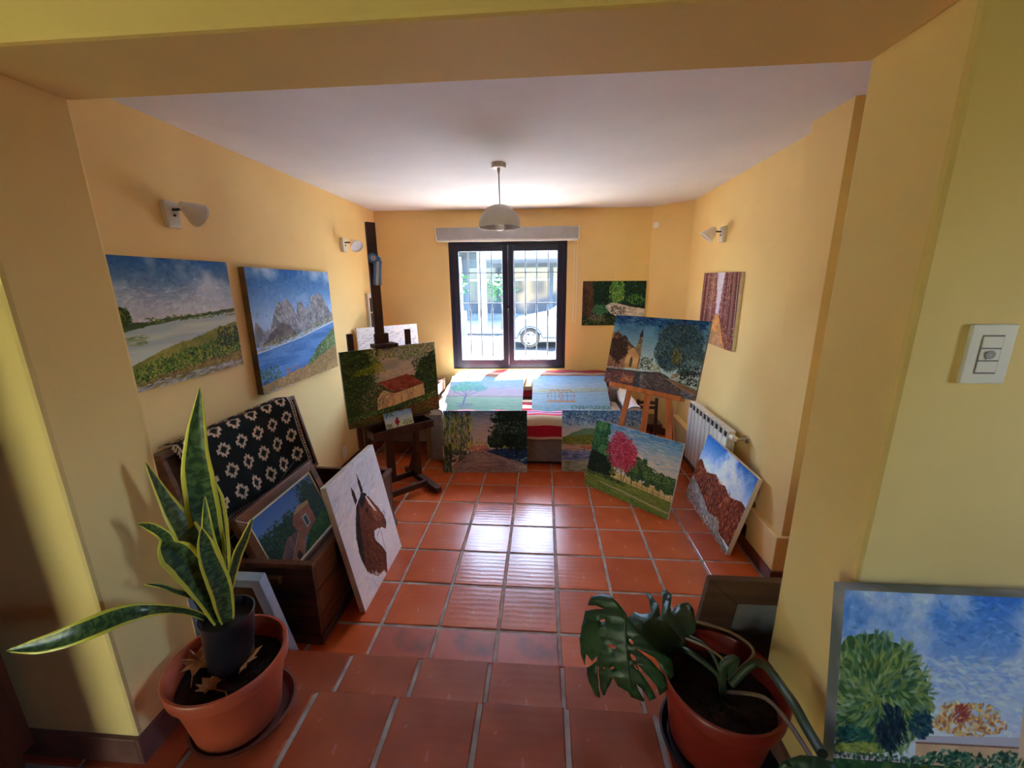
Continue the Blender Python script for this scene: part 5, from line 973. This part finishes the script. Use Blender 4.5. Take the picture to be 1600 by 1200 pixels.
blade(tl, sp((345, 970, -2.24), (325, 930, -2.25), (293, 885, -2.27), (266, 856, -2.29), (258, 838, -2.30), (236, 824, -2.31), (215, 818, -2.32)), [.04, .06, .08, .084, .04, .03, .026, .002], ft, twist=(.3, -.9), cup=.35)
blade(tl, sp((352, 965, -2.18), (345, 900, -2.17), (338, 845, -2.16), (333, 790, -2.15), (328, 741, -2.14)), [.03, .05, .07, .074, .06, .002], ft, twist=(.0, .2))
blade(tl, sp((350, 970, -2.22), (338, 900, -2.225), (326, 850, -2.23), (320, 776, -2.225)), [.03, .05, .058, .05, .03, .002], ft, twist=(-.2, -.5))
blade(tl, sp((356, 972, -2.235), (345, 920, -2.245), (326, 870, -2.25), (315, 826, -2.25)), [.035, .055, .062, .056, .04, .003], ft, twist=(.1, .1))
blade(tl, sp((360, 968, -2.2), (358, 925, -2.2), (370, 872, -2.19), (384, 838, -2.185), (394, 811, -2.18)), [.02, .026, .034, .034, .024, .004], ft, twist=(.7, .9))
blade(tl, sp((322, 966, -2.25), (290, 955, -2.30), (240, 953, -2.38), (190, 962, -2.43), (130, 985, -2.48), (70, 1006, -2.51), (10, 1017, -2.53)), [.018, .02, .026, .046, .058, .056, .04, .002], (.25, -.75, .6), twist=(.1, .0), cup=.3)
blade(tl, sp((325, 945, -2.23), (300, 932, -2.26), (275, 924, -2.29), (250, 915, -2.32), (225, 913, -2.34)), [.012, .016, .018, .014, .012, .001], (.2, -.8, .5), twist=(0, .8))
DRY = mat('dry_leaf', (206, 140, 84), .7, (150, 94, 54), 22)
def dry(label, c, rz, s, tilt):
    M = Matrix.Translation(c) @ Matrix.Rotation(rz, 4, 'Z') @ Matrix.Rotation(tilt, 4, 'X')
    out = [(0, 0), (.02, .03), (.05, .025), (.04, .045), (.075, .07), (.045, .07), (.05, .11), (.022, .09), (.0, .13), (-.02, .09), (-.045, .105), (-.04, .07), (-.07, .065), (-.038, .045), (-.048, .02), (-.018, .03)]
    mb = MB(); vs = [M @ Vector((x * s, y * s, .006 * math.sin(x * 160 + y * 90) + .03 * (abs(x) * 14) ** 2 * s * .7)) for x, y in out]; cv_ = M @ Vector((0, .06 * s, -.006))
    mb.add(vs + [cv_], [(i, (i + 1) % 16, 16) for i in range(16)]); o = MB(); o.v, o.f, o.m = mb.v, mb.f, mb.m; o.tube([M @ Vector((0, 0, 0)), M @ Vector((.01, -.03, .004)), M @ Vector((.0, -.06, .0))], .0015, 4)
    tag(o.build('dry_leaf', DRY, None, solid=.0012), label, 'leaf', None)
zs = LP.z + .205
dry('dry curled tan leaf lying right of the black bag in the snake plant pot', atZ(365, 1048, zs + .014), -.9, .8, .55); dry('dry brown leaf lying at the front of the snake plant pot', atZ(338, 1078, zs + .008), 1.2, .6, .2)
dry('dark dry leaf lying left of the black nursery bag', atZ(300, 1058, zs + .008), .25, .8, .5)
# monstera
RP = Vector((.478, -2.19, H2))
tm = pot('potted_monstera', 'monstera with split leaves in a red brown pot, right of the opening', RP, .183, .135, .272, TERRA2, .172, mat('saucer_black', (34, 32, 34), .4), (.004, -.01))
soil(tm, RP, .16, RP.z + .20)
MON = mat('monstera_leaf', (42, 80, 42), .45, (24, 52, 30), 9, bump=.15, bscale=30, contrast=(.3, .7)); STEM = mat('green_stem', (62, 80, 50), .5, (44, 62, 40), 9); PALE = mat('pale_stem', (128, 112, 74), .6, (110, 84, 66), 6)
def cut_leaf(pix, pl, nrm, curl, mid, holes=(), name='leaf'):
    nrm = Vector(nrm).normalized(); pl = Vector(pl)
    pts = [onplane(860 + x * .2833, 860 + y * .2833, pl, nrm) for x, y in pix]
    bm = bmesh.new(); vs = [bm.verts.new(p) for p in pts]; es = [bm.edges.new((vs[i], vs[(i + 1) % len(vs)])) for i in range(len(vs))]
    for hx, hy, hr, ha in holes:
        hv = []
        for k in range(7):
            q = 6.283 * k / 7; x = hr * math.cos(q); y = hr * .5 * math.sin(q)
            hv.append(bm.verts.new(onplane(860 + (hx + x * math.cos(ha) - y * math.sin(ha)) * .2833, 860 + (hy + x * math.sin(ha) + y * math.cos(ha)) * .2833, pl, nrm)))
        es += [bm.edges.new((hv[k], hv[(k + 1) % 7])) for k in range(7)]
    bmesh.ops.triangle_fill(bm, use_beauty=True, use_dissolve=False, edges=es)
    for _ in range(2):
        le = [e for e in bm.edges if e.calc_length() > .018]; bmesh.ops.subdivide_edges(bm, edges=le, cuts=1); bmesh.ops.triangulate(bm, faces=bm.faces)
    a0, a1 = [onplane(860 + x * .2833, 860 + y * .2833, pl, nrm) for x, y in mid]; ax = (a1 - a0).normalized(); sd = ax.cross(nrm).normalized(); Lm = (a1 - a0).length
    for v in bm.verts:
        d = v.co - a0; s_ = d.dot(sd); l_ = d.dot(ax) / Lm; v.co += nrm * (-curl * s_ * s_ * 5 - curl * .25 * max(0, l_) ** 2 + .006 * math.sin(l_ * 30) * min(1, abs(s_) * 25) + .012 * max(0, .02 - abs(s_)) * 0)
    mb = MB(); bm.verts.index_update(); mb.add([v.co.copy() for v in bm.verts], [[v.index for v in f.verts] for f in bm.faces]); bm.free()
    o = mb.build(name, MON, tm, smooth=True, solid=.0025)
    vein = [a0.lerp(a1, k / 8) + nrm * (-curl * .25 * (k / 8) ** 2 + .003) for k in range(9)]
    MB().tube(vein, [.004 - .0003 * k for k in range(9)], 6).build('midrib', STEM, o, smooth=True)
    return o
nr = (CAM - Vector((.35, -2.2, .7))).normalized()
P1 = atY(978, 965, -2.13); n1 = nr + Vector((-.15, 0, .15))
big = [(415, 345), (375, 292), (330, 245), (270, 232), (215, 250), (188, 292), (240, 296), (300, 322), (240, 322), (178, 325), (160, 370), (150, 412), (132, 455), (122, 540), (135, 622), (160, 560), (195, 602), (235, 575), (228, 600), (150, 640), (140, 700), (158, 765), (170, 800), (195, 815), (212, 700), (225, 625), (232, 640), (215, 730), (222, 800), (240, 795), (300, 712), (316, 695), (330, 745), (392, 780), (400, 808), (470, 835), (480, 828), (450, 770), (442, 725), (470, 760), (512, 832), (548, 815), (520, 740), (470, 660), (440, 600), (480, 640), (560, 745), (568, 800), (620, 762), (612, 690), (540, 600), (470, 545), (480, 540), (560, 585), (640, 705), (663, 680), (655, 600), (570, 540), (500, 462), (430, 380)]
cut_leaf(big, P1, n1, .35, ((414, 345), (412, 760)), holes=[(330, 527, 26, .3), (440, 500, 18, 1.0), (443, 585, 24, 1.0), (280, 383, 18, -.1), (312, 643, 15, -.3), (457, 640, 18, 1.0), (262, 640, 10, 1.2)])
P2 = atY(1035, 985, -2.04); n2 = nr + Vector((.1, 0, .5))
cut_leaf([(425, 330), (470, 298), (505, 322), (560, 322), (548, 240), (528, 168), (560, 200), (600, 280), (613, 360), (620, 300), (620, 190), (645, 180), (675, 212), (664, 300), (672, 330), (700, 292), (765, 262), (795, 320), (806, 400), (800, 455), (748, 482), (748, 528), (700, 552), (640, 542), (560, 522), (500, 445), (430, 380)], P2, n2, .3, ((720, 500), (470, 340)), name='leaf')
P3 = atY(1045, 985, -2.10); cut_leaf([(500, 400), (560, 370), (640, 390), (700, 440), (745, 500), (748, 540), (690, 552), (655, 600), (610, 575), (560, 540), (505, 470)], P3, nr + Vector((0, 0, .3)), .4, ((520, 410), (720, 535)))
cr = RP + Vector((.005, -.01, .20))
def stem(pts, r, mt_, nm='stem'): MB().tube(smooth_path(pts, 18), r, 8).build(nm, mt_, tm, smooth=True)
stem([cr, atY(1122, 1055, -2.18), atY(1082, 1022, -2.14), atY(1066, 1014, -2.10)], .009, STEM); stem([cr + Vector((.01, 0, 0)), atY(1124, 1045, -2.19), atY(1104, 1010, -2.12), atY(1078, 995, -2.07)], .006, STEM)
stem([cr + Vector((0, .0, .01)), atY(1130, 1040, -2.19), atY(1150, 1030, -2.19), cr + Vector((.02, .02, .07))], .012, STEM); stem([cr + Vector((.01, .01, .06)), atY(1178, 1020, -2.16), atY(1142, 988, -2.12), atY(1088, 971, -2.09)], .005, PALE)
stem([cr + Vector((.02, .0, .05)), atY(1185, 1035, -2.20), atY(1230, 1085, -2.38), atY(1262, 1140, -2.47), atY(1285, 1178, -2.53)], [.012] * 19, mat('dark_green_stem', (58, 74, 48), .5), 'stem')
stem([atY(1138, 1040, -2.19), atY(1128, 1028, -2.19), atY(1105, 1012, -2.16), atY(1072, 998, -2.1)], .004, PALE); stem([cr + Vector((.01, .0, .02)), atY(1190, 1088, -2.29), atY(1225, 1120, -2.39), atY(1258, 1168, -2.49), atY(1272, 1192, -2.53)], .006, PALE)
P4 = atY(1275, 1190, -2.56); cut_leaf([(1290, 1160), (1380, 1128), (1470, 1135), (1560, 1170), (1600, 1260), (1540, 1380), (1420, 1400), (1330, 1320), (1270, 1230)], P4, Vector((-.15, -.5, .85)), .3, ((1450, 1140), (1430, 1390)))

# ---- wardrobe at the far left ----------------------------------------------------------
t = thing('wardrobe', 'dark panelled wooden wardrobe at the left edge of the front room', 'wardrobe', (-1.95, -2.66, H2))
WX, WY0, WY1, WZ = -1.70, -2.93, -2.392, H2 + 1.75
WD = wood('wardrobe_wood', (66, 30, 20), (116, 60, 36), .4, 2, 2)
MB().box((WX - .5, WY0, H2 + .06), (WX - .022, WY1, WZ)).build('carcass', WD, t, bevel=.004); MB().box((WX - .48, WY0 + .02, H2), (WX - .03, WY1 - .02, H2 + .06)).build('plinth', WD, t); MB().box((WX - .53, WY0 - .03, WZ), (WX + .02, WY1 + .012, WZ + .04)).build('cornice', WD, t, bevel=.01)
ym = (WY0 + WY1) / 2
for y0, y1 in ((WY0, ym - .002), (ym + .002, WY1)):
    d = MB().box((WX - .022, y0 + .0, H2 + .07), (WX, y0 + .07, WZ - .01)).box((WX - .022, y1 - .07, H2 + .07), (WX, y1, WZ - .01)).build('door', WD, t, bevel=.003)
    zz = [H2 + .07, H2 + .36, H2 + .62, H2 + 1.15, WZ - .01]
    for k, z in enumerate(zz):
        za, zb = (z, z + .06) if k == 0 else ((z - .06, z) if k == 4 else (z - .03, z + .03)); MB().box((WX - .022, y0 + .07, za), (WX, y1 - .07, zb)).build('door_rail', WD, d, bevel=.003)
    for z0, z1 in zip(zz, zz[1:]): MB().box((WX - .02, y0 + .07, z0 + .02), (WX - .012, y1 - .07, z1 - .02)).box((WX - .014, y0 + .10, z0 + .07), (WX - .004, y1 - .10, z1 - .07)).build('door_panel', WD, d, bevel=.006)
    yk = y1 - .035 if y0 < ym - .1 else y0 + .035; MB().lathe([(.006, 0), (.006, .012), (.014, .02), (.012, .03), (.001, .032)], (WX, yk, H2 + .95), 16, axis=(1, 0, 0)).build('knob', STEEL, d, smooth=True)

# ---- street: car, shop front, trees ----------------------------------------------------
t = thing('parked_car', 'white car parked in the street outside the window', 'car', (1.3, 10.1, ZG))
CARP = mat('darkened_car_paint', (84, 88, 98), .4, coat=.1); CY = 9.28  # body colour darkened along with the road, in place of shade there
side = [(-1.05, .28), (-1.12, .45), (-1.08, .72), (-.95, .86), (-.2, 1.0), (.12, 1.06), (.75, 1.50), (1.2, 1.56), (2.2, 1.54), (2.8, 1.2), (3.2, 1.08), (3.25, .5), (3.15, .28)]
def arch(cx, r=.36): return [(cx + r * math.cos(a_), .3 + r * math.sin(a_)) for a_ in np.linspace(0, math.pi, 9)]
poly = side + arch(2.45) + arch(-.5)
Mx = Matrix(((1, 0, 0, 0), (0, 0, 1, CY), (0, 1, 0, ZG), (0, 0, 0, 1)))
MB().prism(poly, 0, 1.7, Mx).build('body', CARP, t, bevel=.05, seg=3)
CG = mat('car_window', (60, 74, 90), .1)
for q in ([(.22, 1.08), (.80, 1.46), (1.2, 1.5), (1.2, 1.1)], [(1.27, 1.1), (1.27, 1.5), (2.12, 1.48), (2.6, 1.16), (2.5, 1.1)]): MB().prism(q, -.008, .01, Mx).build('side_window', CG, t)
for cx in (-.5, 2.45):
    wc = Vector((cx, CY + .02, ZG + .31)); wh = MB().lathe([(.2, -.01), (.29, -.02), (.31, .02), (.31, .17), (.2, .19)], wc, 36, axis=(0, 1, 0)).build('tyre', BLACK, t, smooth=True)
    mb = MB().lathe([(.2, -.012), (.185, -.018), (.18, .04)], wc, 36, axis=(0, 1, 0)).lathe([(.001, .0), (.06, -.004), (.06, .05)], wc, 16, axis=(0, 1, 0))
    for k in range(5): a_ = 6.283 * k / 5; mb.bar(wc + Vector((.04 * math.cos(a_), .01, .04 * math.sin(a_))), wc + Vector((.186 * math.cos(a_), .01, .186 * math.sin(a_))), .02, .075, up=(-math.sin(a_), 0, math.cos(a_)))
    mb.build('rim', mat('alloy', (214, 216, 220), .35), wh, smooth=False)
MB().box((-1.12, CY + .06, ZG + .62), (-.95, CY + .35, ZG + .74)).build('headlight', mat('headlight', (200, 206, 214), .15), t, bevel=.02); MB().box((-1.16, CY + .05, ZG + .3), (-1.0, CY + 1.65, ZG + .5)).build('bumper', CARP, t, bevel=.04); MB().box((.25, CY - .09, ZG + 1.06), (.42, CY + .02, ZG + 1.18)).build('mirror', CARP, t, bevel=.02)
t = thing('shop_building', 'pale building with a white canopy across the street', 'building', (0, 18, ZG))
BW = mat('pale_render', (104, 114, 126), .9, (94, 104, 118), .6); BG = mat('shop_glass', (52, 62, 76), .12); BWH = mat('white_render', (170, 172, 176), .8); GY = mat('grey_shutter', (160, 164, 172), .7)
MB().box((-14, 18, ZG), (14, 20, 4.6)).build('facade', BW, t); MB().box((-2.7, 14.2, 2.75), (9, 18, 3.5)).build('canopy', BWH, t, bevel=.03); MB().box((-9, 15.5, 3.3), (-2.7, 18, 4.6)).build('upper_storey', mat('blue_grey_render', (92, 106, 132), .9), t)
MB().box((-2.9, 14.4, ZG), (-2.55, 14.75, 4.4)).build('column', BWH, t); MB().box((-9, 17.7, ZG), (-4.2, 17.98, 3.1)).build('shutter', GY, t)
for x0, x1 in ((-3.9, -2.1), (-1.9, .2), (.4, 2.6), (2.8, 5.4)):
    wf_ = MB().box((x0, 17.9, ZG + .5), (x1, 17.99, 2.55)).build('shop_window', BG, t); MB().box((x0, 17.86, 1.9), (x1, 17.92, 2.0)).build('mullion', BWH, wf_)
MB().box((-12, 12.4, ZG), (-3.1, 12.7, ZG + .95)).build('low_wall', mat('low_wall_grey', (118, 120, 128), .9), None); o = bpy.data.objects['low_wall']; tag(o, 'low pale wall across the street left of the car', 'wall')
def tree(label, x, y, h, r, seed, dens=240):
    rg = random.Random(seed); t = thing('street_tree', label, 'tree', (x, y, ZG), None)
    MB().tube([(x, y, ZG), (x + .04, y, ZG + h * .35), (x - .05, y, ZG + h * .62)], [.11, .08, .05], 8).build('trunk', mat('bark', (110, 96, 84), .9), t, smooth=True)
    mb = MB()
    for k in range(dens):
        while True:
            p = Vector((rg.uniform(-1, 1), rg.uniform(-1, 1), rg.uniform(-1, 1)))
            if p.length < 1: break
        p = Vector((x, y, ZG + h * .72)) + p * r; s = rg.uniform(.1, .22); q = Matrix.Rotation(rg.uniform(0, 6.28), 3, Vector((rg.random(), rg.random(), rg.random())).normalized())
        mb.add([p + q @ Vector(v) * s for v in ((-.5, -.2, 0), (0, -.35, .08), (.6, 0, 0), (0, .35, .08))], [(0, 1, 2, 3)])
    f = mb.build('foliage', mat('street_foliage', (70, 118, 64), .6, (40, 84, 44), 2), t, recalc=False); f['kind'] = 'stuff'
tree('slim leafy street tree across the road left of the canopy column', -3.9, 13.4, 2.6, .8, 3); tree('leafy street tree in front of the shop windows right of the column', -1.75, 13.6, 2.5, .62, 5); tree('rounded shrubby tree behind the low wall across the road', -5.6, 13.4, 2.3, .8, 9)
